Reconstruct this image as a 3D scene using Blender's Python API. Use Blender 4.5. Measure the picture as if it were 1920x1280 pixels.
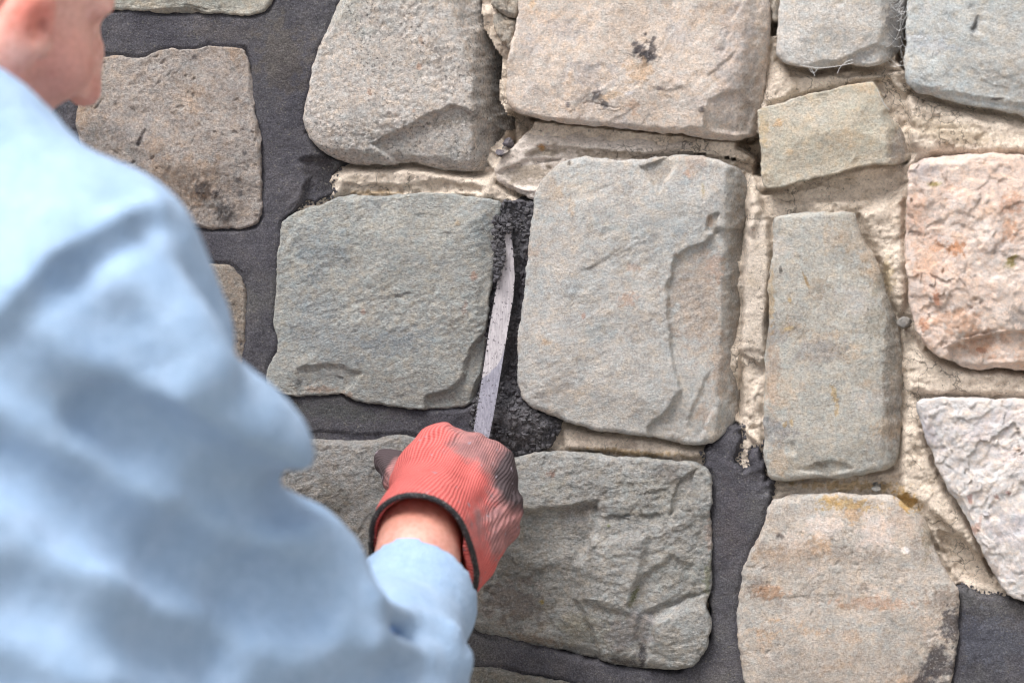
import bpy, math, random
import numpy as np
from mathutils import Vector, Matrix

# ------------------------------------------------------------------ camera, sky, sun, exposure
scene = bpy.context.scene
COL = scene.collection
for o in list(bpy.data.objects):
    bpy.data.objects.remove(o)
TW, TH = 1920.0, 1280.0
LENS, SENSOR = 85.0, 36.0
DIST = 2.01
TARGET = np.array((0.0, 0.0, 1.35))
yaw, pitch = math.radians(9), math.radians(4)
CAM = TARGET + DIST * np.array((math.sin(yaw) * math.cos(pitch), -math.cos(yaw) * math.cos(pitch), math.sin(pitch)))
cam_data = bpy.data.cameras.new('camera')
cam = bpy.data.objects.new('camera', cam_data)
COL.objects.link(cam)
cam_data.lens = LENS
cam_data.sensor_width = SENSOR
cam_data.clip_start = 0.05
cam_data.clip_end = 500
fw = Vector(TARGET - CAM).normalized()
cam.location = CAM
cam.rotation_euler = fw.to_track_quat('-Z', 'Y').to_euler()
cam_data.dof.use_dof = True
cam_data.dof.focus_distance = 2.02
cam_data.dof.aperture_fstop = 3.8
scene.camera = cam
FW = np.array(fw)
RT = np.cross(FW, (0, 0, 1)); RT /= np.linalg.norm(RT)
UP = np.cross(RT, FW)

world = bpy.data.worlds.new('World')
scene.world = world
world.use_nodes = True
wn = world.node_tree.nodes; wl = world.node_tree.links
bg = wn['Background']
SUN_EL, SUN_AZ = math.radians(61), math.radians(-32)     # azimuth: from the camera's side of the wall, to the left
sdir = np.array((math.sin(SUN_AZ) * math.cos(SUN_EL), -math.cos(SUN_AZ) * math.cos(SUN_EL), math.sin(SUN_EL)))
sky = wn.new('ShaderNodeTexSky'); sky.sky_type = 'NISHITA'; sky.sun_disc = False
sky.sun_elevation = SUN_EL
sky.sun_rotation = math.atan2(sdir[0], sdir[1])
sky.air_density = 1.0; sky.dust_density = 4.0; sky.ozone_density = 1.0
hs = wn.new('ShaderNodeHueSaturation'); hs.inputs['Saturation'].default_value = 0.12
wl.new(sky.outputs[0], hs.inputs['Color']); wl.new(hs.outputs[0], bg.inputs['Color'])
bg.inputs['Strength'].default_value = 0.075
sun_d = bpy.data.lights.new('sun', 'SUN'); sun_d.energy = 1.5; sun_d.angle = math.radians(27); sun_d.color = (1.0, 0.97, 0.94)
sun = bpy.data.objects.new('sun', sun_d); COL.objects.link(sun)
sun.rotation_euler = Vector(sdir).to_track_quat('Z', 'Y').to_euler(); sun.location = (-1, -3, 6)
scene.view_settings.view_transform = 'Standard'
scene.view_settings.look = 'None'
scene.view_settings.exposure = 1.45
scene.view_settings.gamma = 1.0
scene.view_settings.use_curve_mapping = False
scene.render.engine = 'CYCLES'
scene.cycles.use_denoising = True
scene.cycles.pixel_filter_type = 'BLACKMAN_HARRIS'
scene.cycles.filter_width = 1.15
scene.render.resolution_x = 1024; scene.render.resolution_y = 682


# ------------------------------------------------------------------ helpers
def ray(px, py):
    x = (px - TW / 2) / TW * SENSOR / LENS
    y = -(py - TH / 2) / TW * SENSOR / LENS
    v = FW + x * RT + y * UP
    return v / np.linalg.norm(v)


def at(px, py, d=0.0):
    """point of the place seen at a traced photograph position, on the plane d metres in front of the wall face"""
    r = ray(px, py)
    t = (-d - CAM[1]) / r[1]
    return CAM + r * t


def uv(px, py, d=0.0):
    p = at(px, py, d)
    return np.array((p[0], p[2]))


def S(r, g, b, k=1.0):
    def f(c):
        c /= 255.0
        return (c / 12.92 if c <= 0.04045 else ((c + 0.055) / 1.055) ** 2.4) * k
    return np.array((f(r) * 1.0, f(g) * .965, f(b) * 1.02))


def _hash(ix, iy, seed):
    h = (ix.astype(np.int64) * 374761393 + iy.astype(np.int64) * 668265263 + seed * 1442695041) & 0xFFFFFFFF
    h = ((h ^ (h >> 13)) * 1274126177) & 0xFFFFFFFF
    h = ((h ^ (h >> 16)) * 2246822519) & 0xFFFFFFFF
    return ((h ^ (h >> 15)) & 0xFFFFFF) / float(0xFFFFFF)


def gnoise(x, y, seed=0):
    xi = np.floor(x); yi = np.floor(y)
    fx = x - xi; fy = y - yi
    xi = xi.astype(np.int64); yi = yi.astype(np.int64)
    sx = fx * fx * fx * (fx * (fx * 6 - 15) + 10); sy = fy * fy * fy * (fy * (fy * 6 - 15) + 10)

    def g(ax, ay, dx, dy):
        a = _hash(ax, ay, seed) * 6.2831853
        return np.cos(a) * dx + np.sin(a) * dy
    n00 = g(xi, yi, fx, fy); n10 = g(xi + 1, yi, fx - 1, fy)
    n01 = g(xi, yi + 1, fx, fy - 1); n11 = g(xi + 1, yi + 1, fx - 1, fy - 1)
    return ((n00 * (1 - sx) + n10 * sx) * (1 - sy) + (n01 * (1 - sx) + n11 * sx) * sy) * 1.5


def fbm(x, y, seed=0, octs=4, gain=0.5, ridged=False):
    a, f, s, t = 1.0, 1.0, 0.0, 0.0
    for i in range(octs):
        n = gnoise(x * f + i * 17.3, y * f - i * 9.1, seed + i * 7)
        if ridged:
            n = 1 - 2 * np.abs(n)
        s = s + a * n; t += a
        a *= gain; f *= 2.03
    return s / t


def cells(x, y, seed=0):
    """cellular noise: F1, F2, random value of the nearest cell"""
    xi = np.floor(x).astype(np.int64); yi = np.floor(y).astype(np.int64)
    d1 = np.full(x.shape, 9.0); d2 = np.full(x.shape, 9.0); val = np.zeros(x.shape)
    ox = np.zeros(x.shape); oy = np.zeros(x.shape)
    for i in (-1, 0, 1):
        for j in (-1, 0, 1):
            cx = xi + i; cy = yi + j
            px = cx + _hash(cx, cy, seed); py = cy + _hash(cx, cy, seed + 5)
            d = np.hypot(px - x, py - y)
            new = d < d1
            d2 = np.where(new, d1, np.minimum(d2, d))
            val = np.where(new, _hash(cx, cy, seed + 11), val)
            ox = np.where(new, x - px, ox); oy = np.where(new, y - py, oy)
            d1 = np.where(new, d, d1)
    return d1, d2, val, ox, oy


def sstep(a, b, x):
    t = np.clip((x - a) / (b - a), 0, 1)
    return t * t * (3 - 2 * t)


def seg_dist(P, A, B):
    ba = B - A
    t = np.clip(((P[:, 0] - A[0]) * ba[0] + (P[:, 1] - A[1]) * ba[1]) / max(ba @ ba, 1e-12), 0, 1)
    return np.hypot(P[:, 0] - A[0] - ba[0] * t, P[:, 1] - A[1] - ba[1] * t), t


def poly_sd(P, poly):
    """signed distance to a closed polygon, negative inside"""
    n = len(poly); d = np.full(len(P), 1e9); inside = np.zeros(len(P), bool)
    for i in range(n):
        A = poly[i]; B = poly[(i + 1) % n]
        d = np.minimum(d, seg_dist(P, A, B)[0])
        c = (A[1] > P[:, 1]) != (B[1] > P[:, 1])
        if B[1] != A[1]:
            xx = A[0] + (P[:, 1] - A[1]) * (B[0] - A[0]) / (B[1] - A[1])
            inside ^= c & (P[:, 0] < xx)
    return np.where(inside, -d, d)


def line_dist(P, line):
    d = np.full(len(P), 1e9)
    for A, B in zip(line[:-1], line[1:]):
        d = np.minimum(d, seg_dist(P, A, B)[0])
    return d


def chaikin(p, n=2):
    for _ in range(n):
        q = np.roll(p, -1, 0)
        p = np.stack((p * .75 + q * .25, p * .25 + q * .75), 1).reshape(-1, 2)
    return p


def resample(p, n):
    q = np.vstack((p, p[:1]))
    L = np.concatenate(([0], np.cumsum(np.hypot(*(q[1:] - q[:-1]).T))))
    s = np.linspace(0, L[-1], n, endpoint=False)
    return np.stack((np.interp(s, L, q[:, 0]), np.interp(s, L, q[:, 1])), 1)


def mesh_obj(name, verts, quads, mat, parent=None, tris=None, loc=None, smooth=True, tint=None, attrs=None):
    verts = np.asarray(verts, np.float64)
    if loc is None:
        loc = np.zeros(3)
    if parent is not None:
        base = np.array(parent.matrix_world.translation) if parent.parent is None else None
    me = bpy.data.meshes.new(name)
    quads = np.asarray(quads if quads is not None else np.zeros((0, 4)), np.int32).reshape(-1, 4)
    tris = np.asarray(tris if tris is not None else np.zeros((0, 3)), np.int32).reshape(-1, 3)
    me.vertices.add(len(verts))
    me.vertices.foreach_set('co', (verts - loc).astype(np.float32).ravel())
    nl = quads.size + tris.size
    me.loops.add(nl)
    me.loops.foreach_set('vertex_index', np.concatenate((quads.ravel(), tris.ravel())).astype(np.int32))
    nf = len(quads) + len(tris)
    me.polygons.add(nf)
    starts = np.concatenate((np.arange(len(quads)) * 4, len(quads) * 4 + np.arange(len(tris)) * 3)).astype(np.int32)
    me.polygons.foreach_set('loop_start', starts)
    me.polygons.foreach_set('use_smooth', np.full(nf, smooth, bool))
    me.update(calc_edges=True)
    me.validate()
    if tint is not None:
        a = me.color_attributes.new('tint', 'FLOAT_COLOR', 'POINT')
        c = np.ones((len(verts), 4), np.float32); c[:, :tint.shape[1]] = tint
        a.data.foreach_set('color', c.ravel())
    for k, v in (attrs or {}).items():
        a = me.attributes.new(k, 'FLOAT', 'POINT')
        a.data.foreach_set('value', v.astype(np.float32))
    me.materials.append(mat)
    o = bpy.data.objects.new(name, me)
    COL.objects.link(o)
    set_parent(o, parent, loc)
    return o


def world_loc(o):
    v = np.zeros(3)
    while o is not None:
        v += np.array(o.location); o = o.parent
    return v


def set_parent(o, parent, loc):
    if parent is not None:
        o.parent = parent
        o.location = np.asarray(loc) - world_loc(parent)
    else:
        o.location = loc


def empty(name, loc, label, cat):
    o = bpy.data.objects.new(name, None); COL.objects.link(o)
    o.location = loc; o['label'] = label; o['category'] = cat
    o.empty_display_size = 0.1
    return o


def grid_quads(n, m, wrap=False):
    """rows n, columns m"""
    i = np.arange(n - 1)[:, None]
    j = np.arange(m if wrap else m - 1)[None, :]
    jn = (j + 1) % m
    return np.stack((i * m + j, i * m + jn, (i + 1) * m + jn, (i + 1) * m + j), -1).reshape(-1, 4)


# ------------------------------------------------------------------ materials
class NT:
    def __init__(self, name):
        self.m = bpy.data.materials.new(name); self.m.use_nodes = True
        self.t = self.m.node_tree
        self.b = self.t.nodes['Principled BSDF']

    def n(self, kind, **kw):
        x = self.t.nodes.new(kind)
        for k, v in kw.items():
            setattr(x, k, v)
        return x

    def l(self, a, b):
        self.t.links.new(a, b)

    def noise(self, vec, scale, detail=4, rough=.6, dist=0):
        x = self.n('ShaderNodeTexNoise')
        x.inputs['Scale'].default_value = scale; x.inputs['Detail'].default_value = detail
        x.inputs['Roughness'].default_value = rough; x.inputs['Distortion'].default_value = dist
        if vec is not None:
            self.l(vec, x.inputs['Vector'])
        return x.outputs['Fac']

    def ramp(self, fac, stops):
        r = self.n('ShaderNodeValToRGB')
        e = r.color_ramp.elements
        e[0].position, e[1].position = stops[0][0], stops[1][0]
        for s in stops[2:]:
            e.new(s[0])
        for el, s in zip(e, stops):
            c = s[1]
            el.color = (c, c, c, 1) if np.isscalar(c) else (*c, 1)
        self.l(fac, r.inputs[0])
        return r.outputs[0]

    def mul(self, a, b, fac=1.0):
        return self.mix(a, b, fac, 'MULTIPLY')

    def mix(self, a, b, fac, mode='MIX'):
        x = self.n('ShaderNodeMixRGB', blend_type=mode)
        for s, v in ((x.inputs[0], fac), (x.inputs[1], a), (x.inputs[2], b)):
            if isinstance(v, bpy.types.NodeSocket):
                self.l(v, s)
            elif np.isscalar(v):
                s.default_value = v
            else:
                s.default_value = (*v, 1)
        return x.outputs[0]

    def math(self, op, a, b=0.0):
        x = self.n('ShaderNodeMath', operation=op)
        for s, v in ((x.inputs[0], a), (x.inputs[1], b)):
            if isinstance(v, bpy.types.NodeSocket):
                self.l(v, s)
            else:
                s.default_value = v
        return x.outputs[0]

    def attr(self, name, out='Color'):
        x = self.n('ShaderNodeAttribute'); x.attribute_name = name
        return x.outputs[out]

    def bump(self, h, strength, dist, prev=None):
        x = self.n('ShaderNodeBump')
        x.inputs['Strength'].default_value = strength; x.inputs['Distance'].default_value = dist
        self.l(h, x.inputs['Height'])
        if prev is not None:
            self.l(prev, x.inputs['Normal'])
        return x.outputs[0]


def stone_mat(name, grain=420, gv=.28, dark=.0, dscale=330, lite=.0, bump=.55, rough=.88, layer=None):
    t = NT(name)
    co = t.n('ShaderNodeTexCoord').outputs['Object']
    if layer is not None:
        mp = t.n('ShaderNodeMapping'); mp.inputs['Rotation'].default_value = (0, math.radians(layer), 0)
        mp.inputs['Scale'].default_value = (0.7, 1, 1)
        t.l(co, mp.inputs[0]); cl = mp.outputs[0]
    else:
        cl = co
    col = t.attr('tint')
    n1 = t.noise(cl, grain, 5, .8)
    col = t.mul(col, t.ramp(n1, [(.30, 1 - gv * 1.7), (.5, 1.0), (.70, min(1 + gv * 1.5, 1.9))]))
    n0 = t.noise(cl, 70, 6, .7)
    col = t.mul(col, t.ramp(n0, [(.3, (.80, .80, .81)), (.5, (1, 1, 1)), (.72, (1.13, 1.12, 1.10))]))
    hue = t.noise(co, 160, 4, .6)
    col = t.mul(col, t.ramp(hue, [(.32, (.93, 1.0, 1.05)), (.5, (1, 1, 1)), (.68, (1.07, 1.0, .92))]))
    if dark:
        d1 = t.noise(co, dscale, 3, .6)
        patch = t.ramp(t.noise(co, 38, 4, .6), [(.38, .25), (.62, 1.0)])
        col = t.mix(col, (.07, .07, .068), t.math('MULTIPLY', t.math('MULTIPLY', t.ramp(d1, [(.55 if dark > .7 else .59, 0.0), (.64 if dark > .7 else .68, 1.0)]), dark), patch))
    if lite:
        d2 = t.noise(co, dscale * 1.3, 3, .6)
        col = t.mix(col, (.74, .70, .66), t.math('MULTIPLY', t.ramp(d2, [(.55, 0.0), (.65, 1.0)]), lite))
    t.l(col, t.b.inputs['Base Color'])
    t.b.inputs['Roughness'].default_value = rough
    t.b.inputs['Specular IOR Level'].default_value = .25
    nb = t.bump(t.noise(cl, 260, 8, .8), min(1.0, bump * 1.3), .0030)
    nb = t.bump(t.noise(cl, 760, 4, .7), min(1.0, bump * 1.2), .0015, nb)
    t.l(nb, t.b.inputs['Normal'])
    return t.m


M_STONE = {
    'fine': stone_mat('sandstone_grain', 560, .20, .22, 480, .16, .55),
    'granite': stone_mat('granite_grain', 400, .26, .75, 380, .7, .75),
    'slate': stone_mat('slate_grain', 560, .26, .22, 520, .24, .8, layer=18),
    'rough': stone_mat('rough_stone_grain', 420, .30, .40, 360, .18, .85),
    'quartz': stone_mat('quartz_grain', 320, .12, .10, 300, .2, .6),
    'pitted': stone_mat('pitted_stone_grain', 480, .22, .45, 430, .2, .55),
}


def mortar_old_mat():
    t = NT('old_lime_mortar')
    co = t.n('ShaderNodeTexCoord').outputs['Object']
    col = t.attr('tint')
    col = t.mul(col, t.ramp(t.noise(co, 420, 5, .7), [(.30, .70), (.5, 1.0), (.70, 1.24)]))
    col = t.mul(col, t.ramp(t.noise(co, 55, 7, .75), [(.30, (.74, .70, .64)), (.48, (1, 1, 1)), (.7, (1.1, 1.1, 1.1))]))
    d = t.noise(co, 330, 3, .6)
    col = t.mix(col, (.10, .09, .075), t.math('MULTIPLY', t.ramp(d, [(.62, 0.0), (.70, 1.0)]), .6))
    crk = t.n('ShaderNodeTexVoronoi'); crk.feature = 'DISTANCE_TO_EDGE'; crk.inputs['Scale'].default_value = 42
    wv = t.n('ShaderNodeMixRGB'); wv.inputs[0].default_value = .035
    nz = t.n('ShaderNodeTexNoise'); nz.inputs['Scale'].default_value = 50; nz.inputs['Detail'].default_value = 4
    t.l(co, nz.inputs['Vector']); t.l(co, wv.inputs[1]); t.l(nz.outputs['Color'], wv.inputs[2]); t.l(wv.outputs[0], crk.inputs['Vector'])
    cm = t.math('MULTIPLY', t.ramp(crk.outputs['Distance'], [(.0, 1.0), (.028, 0.0)]), t.ramp(t.noise(co, 18, 2, .5), [(.52, 0.0), (.6, .75)]))
    col = t.mix(col, (.09, .075, .06), cm)
    t.l(col, t.b.inputs['Base Color'])
    t.b.inputs['Roughness'].default_value = .95; t.b.inputs['Specular IOR Level'].default_value = .15
    nb = t.bump(t.noise(co, 230, 9, .82), .85, .0036)
    nb = t.bump(t.noise(co, 700, 4, .75), .9, .0016, nb)
    t.l(nb, t.b.inputs['Normal'])
    return t.m


def mortar_new_mat():
    t = NT('fresh_dark_mortar')
    co = t.n('ShaderNodeTexCoord').outputs['Object']
    col = t.attr('tint')
    col = t.mul(col, t.ramp(t.noise(co, 700, 4, .8), [(.32, .50), (.5, 1.0), (.68, 1.7)]))
    gr = t.noise(co, 520, 2, .5)
    col = t.mix(col, (.20, .19, .17), t.math('MULTIPLY', t.ramp(gr, [(.63, 0.0), (.70, 1.0)]), .6))
    col = t.mul(col, t.ramp(t.noise(co, 26, 7, .7), [(.34, (.76, .76, .80)), (.5, (1, 1, 1)), (.66, (1.28, 1.24, 1.16))]))
    t.l(col, t.b.inputs['Base Color'])
    t.b.inputs['Roughness'].default_value = .9; t.b.inputs['Specular IOR Level'].default_value = .2
    nb = t.bump(t.noise(co, 240, 8, .8), .5, .0024)
    nb = t.bump(t.noise(co, 620, 4, .75), .9, .0018, nb)
    t.l(nb, t.b.inputs['Normal'])
    return t.m


M_OLD = mortar_old_mat(); M_NEW = mortar_new_mat()


def simple_mat(name, col, rough=.8, nscale=200, var=.2, bump=.2, bdist=.001, metal=0, spec=.4):
    t = NT(name)
    co = t.n('ShaderNodeTexCoord').outputs['Object']
    f = t.noise(co, nscale, 5, .65)
    t.l(t.mul(tuple(col), t.ramp(f, [(.3, 1 - var), (.5, 1.0), (.7, 1 + var)])), t.b.inputs['Base Color'])
    t.b.inputs['Roughness'].default_value = rough; t.b.inputs['Metallic'].default_value = metal
    t.b.inputs['Specular IOR Level'].default_value = spec
    t.l(t.bump(f, bump, bdist), t.b.inputs['Normal'])
    return t.m


# ------------------------------------------------------------------ ground
M_GROUND = simple_mat('packed_gravel_ground', (.26, .24, .21), .95, 18, .35, .5, .02)
g = mesh_obj('ground', [(-120, -120, 0), (120, -120, 0), (120, 120, 0), (-120, 120, 0)], [(0, 1, 2, 3)], M_GROUND)
g['kind'] = 'structure'

# ------------------------------------------------------------------ the stone wall
wall = empty('stone_wall', (0, .1, 0), 'rubble stone wall with half its joints freshly pointed in dark mortar', 'wall')
core = mesh_obj('wall_core', [(x, y, z) for x in (-1.0, 1.0) for y in (.062, .45) for z in (0, 2.2)],
                [(0, 1, 3, 2), (4, 6, 7, 5), (0, 4, 5, 1), (2, 3, 7, 6), (0, 2, 6, 4), (1, 5, 7, 3)], M_OLD, wall, smooth=False,
                tint=np.tile(S(190, 175, 155), (8, 1)))
STONES = []      # outlines kept for the mortar


def PX(pts, d=0.0):
    return np.array([uv(x, y, d) for x, y in pts])


def apply_steps(h, P, feats, seed):
    """feats: flake / ledge / crack / facet descriptions in traced positions"""
    wx = fbm(P[:, 0] * 90, P[:, 1] * 90, seed + 31, 3) * .0022
    wy = fbm(P[:, 0] * 90, P[:, 1] * 90, seed + 47, 3) * .0022
    Q = P + np.stack((wx, wy), 1)
    for f in feats:
        if f[0] == 'flake':            # area inside the polygon lies lower, sharp rim
            _, pts, dep, soft = f[:4]
            sd = poly_sd(Q, PX(pts))
            h = h - dep * sstep(soft * .5, -soft * .5, sd)
        elif f[0] == 'ledge':          # bounded plateau that fades away: raised, sharp on its lower rim
            _, pts, dep, soft = f[:4]
            sd = poly_sd(Q, PX(pts))
            h = h + dep * sstep(soft, -soft, sd + .0016 * fbm(P[:, 0] * 45, P[:, 1] * 45, seed + 71, 3))
        elif f[0] == 'crack':
            _, pts, dep, w = f[:4]
            ln = PX(pts)
            d = line_dist(Q, ln)
            A, Bq = ln[0], ln[-1]
            sg = ((Bq - A)[0] * (Q[:, 1] - A[1]) - (Bq - A)[1] * (Q[:, 0] - A[0]))
            t_ = np.clip(((Q - A) @ (Bq - A)) / max((Bq - A) @ (Bq - A), 1e-9), 0, 1)
            fade = sstep(0, .2, t_) * sstep(1, .8, t_) * np.clip(.75 + 1.2 * fbm(Q[:, 0] * 70, Q[:, 1] * 70, seed + 5, 3), .1, 1.3)
            if dep < 0:
                fade = 1.0
            h = h - dep * .75 * fade * np.where(sg < 0, np.exp(-(d / (w * 4.5))), np.exp(-(d / (w * .5)) ** 2))
        elif f[0] == 'facet':          # plane that drops away beyond a line
            _, a, b, side, slope = f[:5]
            A, B, C = PX([a, b, side])
            n = np.array((-(B - A)[1], (B - A)[0])); n /= np.linalg.norm(n)
            if (C - A) @ n < 0:
                n = -n
            dd = (Q - A) @ n
            if len(f) > 5:             # only near this stretch
                pass
            s = .0015
            h = h - slope * .5 * (dd + np.sqrt(dd * dd + s * s))
    return h


def apply_stains_and_shade(col, P, stains, seed):
    """stains, and shade painted as colour: (x, y, rx, ry, rot, colour, amount, breakup)"""
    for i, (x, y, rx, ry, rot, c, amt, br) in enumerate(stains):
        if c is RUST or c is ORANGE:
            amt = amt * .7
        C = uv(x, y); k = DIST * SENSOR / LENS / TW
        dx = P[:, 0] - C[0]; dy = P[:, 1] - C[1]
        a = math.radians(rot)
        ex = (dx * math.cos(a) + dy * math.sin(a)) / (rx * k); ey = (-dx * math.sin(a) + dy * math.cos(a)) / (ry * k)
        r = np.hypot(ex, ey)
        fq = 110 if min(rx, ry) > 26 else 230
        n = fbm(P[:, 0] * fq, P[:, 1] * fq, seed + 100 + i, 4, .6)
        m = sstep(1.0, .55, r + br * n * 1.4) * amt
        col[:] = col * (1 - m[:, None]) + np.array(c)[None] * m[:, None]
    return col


def build_stone(outline, pal, mat='fine', front=0.0, R=.007, amp=.0022, fine=.0007, terr=0.0, tilt=(0, 0), feats=(),
                stains=(), seed=1, NR=0, N=0, label=None, aniso=None, bumps=(), name='stone', chips=.0, back=.058,
                mott=26, res=.00115, clouds=None):
    poly = PX(outline)
    STONES.append(poly)
    size = math.sqrt(np.prod(np.ptp(poly, axis=0)))
    n = int(np.clip(size / res, 10, 190))
    n += 1 - n % 2
    N = 4 * (n - 1)
    dense = resample(poly, max(60, int(3 * len(poly))))
    ring = resample(chaikin(dense, 2), N)
    nrm = np.roll(ring, -1, 0) - np.roll(ring, 1, 0)
    nrm = np.stack((nrm[:, 1], -nrm[:, 0]), 1); nrm /= np.linalg.norm(nrm, axis=1)[:, None] + 1e-9
    area = .5 * np.sum(ring[:, 0] * np.roll(ring[:, 1], -1) - np.roll(ring[:, 0], -1) * ring[:, 1])
    if area < 0:
        ring = ring[::-1]; nrm = -nrm[::-1]
    jit = fbm(ring[:, 0] * 75, ring[:, 1] * 75, seed, 5, .62) * .0026
    ring = ring + nrm * jit[:, None]
    c = poly.mean(0)
    # square grid wrapped onto the outline
    k = np.arange(n - 1)
    lin = np.linspace(-1, 1, n)
    loop = np.concatenate((np.stack((k, 0 * k), 1), np.stack((0 * k + n - 1, k), 1), np.stack((n - 1 - k, 0 * k + n - 1), 1), np.stack((0 * k, n - 1 - k), 1)))
    # start the loop at the lower left of the outline
    st = np.argmin(ring[:, 0] - c[0] + ring[:, 1] - c[1])
    ring = np.roll(ring, -st, 0); nrm = np.roll(nrm, -st, 0)
    AA, BB = np.meshgrid(lin, lin)          # AA along x (columns), BB along y (rows)
    r = np.maximum(np.abs(AA), np.abs(BB))
    rs = np.maximum(r, 1e-9); ax, by = AA / rs, BB / rs
    s = np.where(by <= -1 + 1e-9, (ax + 1) / 2, np.where(ax >= 1 - 1e-9, 1 + (by + 1) / 2, np.where(by >= 1 - 1e-9, 2 + (1 - ax) / 2, 3 + (1 - by) / 2)))
    s = (s * (n - 1)) % N
    i0 = np.floor(s).astype(int) % N; fr_ = (s - np.floor(s))[..., None]
    rp = ring[i0] * (1 - fr_) + ring[(i0 + 1) % N] * fr_
    g = (1 - (1 - r) ** 1.12)[..., None]
    P = (c + (rp - c) * g).reshape(-1, 2)
    rv = r.ravel()
    d = np.full(len(P), 1.0)
    near = rv > -1
    step = max(1, N // 130)
    rr = ring[::step]; dn = np.full(near.sum(), 1.0); Pn = P[near]
    for i in range(len(rr)):
        dn = np.minimum(dn, seg_dist(Pn, rr[i], rr[(i + 1) % len(rr)])[0])
    d[near] = dn
    d[rv > 1 - 1e-6] = 0
    ang = fbm(P[:, 0] * 28, P[:, 1] * 28, seed + 3, 3)
    Rl = .5 * R * np.clip(1 + 1.1 * ang, .3, 2.2)
    q = np.clip(1 - d / Rl, 0, 1)
    h = -Rl * (1 - np.sqrt(np.clip(1 - q * q, 0, 1)))
    X, Y = P[:, 0], P[:, 1]
    if aniso is not None:
        a = math.radians(aniso); Xr = (X * math.cos(a) + Y * math.sin(a)) * .72; Yr = -X * math.sin(a) + Y * math.cos(a)
    else:
        Xr, Yr = X, Y
    low = fbm(Xr * 13, Yr * 13, seed + 9, 3)
    rough_patch = sstep(-.25, .45, fbm(X * 20, Y * 20, seed + 91, 3))       # smoother and rougher areas of one face
    h = h + amp * low * 1.25 + amp * .30 * (.3 + rough_patch) * fbm(Xr * 55, Yr * 55, seed + 13, 4, .5)
    if terr:
        f = fbm(Xr * 22, Yr * 22, seed + 21, 4, .5) * 3.2
        fl = np.floor(f); fr = f - fl
        h = h + terr * (fl + sstep(.0, .22, fr))
    if chips:
        d1, d2, v, ox, oy = cells(Xr * 40 + fbm(X * 60, Y * 60, seed, 3) * .9, Yr * 40 + fbm(X * 60, Y * 60, seed + 2, 3) * .6, seed + 77)
        h = h + chips * ((v - .5) + (ox * (v * 7 % 1 - .5) + oy * (v * 13 % 1 - .5)) * 1.6)
    h = h + fine * (.5 + .8 * rough_patch) * fbm(Xr * 210, Yr * 210, seed + 15, 3, .6)
    pits = sstep(.34, .62, gnoise(X * 190, Y * 190, seed + 17)) * sstep(.0, .5, gnoise(X * 45, Y * 45, seed + 18))
    h = h - fine * (.5 if mat == 'granite' else 1.3) * pits * (mat in ('pitted', 'granite', 'rough') or not isinstance(mat, str))
    h = h + (.0045 if size > .06 else 0) * (sstep(.0, .042, d) - .6)
    # flat breaks along the rim, as a hammer leaves them
    rn_ = random.Random(seed * 7 + 1)
    wob = .0009 * fbm(X * 120, Y * 120, seed + 33, 4, .6) + .0016 * fbm(X * 35, Y * 35, seed + 34, 2)
    for _ in range(int(10 + size * 90)):
        bi = rn_.randrange(N)
        off_ = rn_.uniform(.0005, .0055) * (1.6 if rn_.random() < .2 else 1); sl_ = rn_.uniform(.35, 1.5)
        aa = math.atan2(-nrm[bi, 1], -nrm[bi, 0]) + rn_.uniform(-.35, .35)
        pl = sl_ * ((X - ring[bi, 0]) * math.cos(aa) + (Y - ring[bi, 1]) * math.sin(aa) - off_) + wob + .003
        far_ = np.hypot(X - ring[bi, 0], Y - ring[bi, 1])
        h = np.minimum(h, pl + .8 * np.maximum(far_ - .016, 0) ** 1.15)
    h = h + tilt[0] * (X - c[0]) + tilt[1] * (Y - c[1])
    h = apply_steps(h, P, feats, seed)
    for bx, by, rad, hh in bumps:
        C = uv(bx, by); kk = DIST * SENSOR / LENS / TW
        dd = np.hypot(X - C[0], Y - C[1]) / (rad * kk) + .5 * fbm(X * 150, Y * 150, seed + 5, 3)
        h = h + hh * sstep(1.0, .3, dd) * (1 + .8 * fbm(X * 420, Y * 420, seed + 6, 2))
    c0, c1, c2 = (np.asarray(x) for x in pal)
    m1 = sstep(-.35, .4, fbm(Xr * mott, Yr * mott, seed + 51, 5, .6))[:, None]
    m2 = sstep(.0, .5, fbm(Xr * mott * .6 + 5, Yr * mott * .6, seed + 61, 5, .62))[:, None]
    col = (c0 * (1 - m1) + c1 * m1) * (1 - m2 * .75) + c2 * m2 * .75
    if clouds:
        rc_ = random.Random(seed * 3 + 2)
        lo_, hi_ = np.min(outline, 0), np.max(outline, 0)
        col = apply_stains_and_shade(col, P, [(rc_.uniform(lo_[0], hi_[0]), rc_.uniform(lo_[1], hi_[1]), rc_.uniform(12, 60), rc_.uniform(9, 34), rc_.uniform(-25, 25), rc_.choice(clouds[0]), rc_.uniform(.3, .7), 1.0) for _ in range(clouds[1])], seed + 900)
    col = apply_stains_and_shade(col, P, stains, seed)
    col = col * .8 + .2 * col.mean(1, keepdims=True)
    V = np.stack((X, -(front + h), Y), 1)
    li = loop[:, 1] * n + loop[:, 0]
    edge = V[li]; ecol = col[li]
    rows = [V]; cols = [col]
    quads = [grid_quads(n, n)]
    prev = li; off = len(V); j = np.arange(N)
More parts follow.
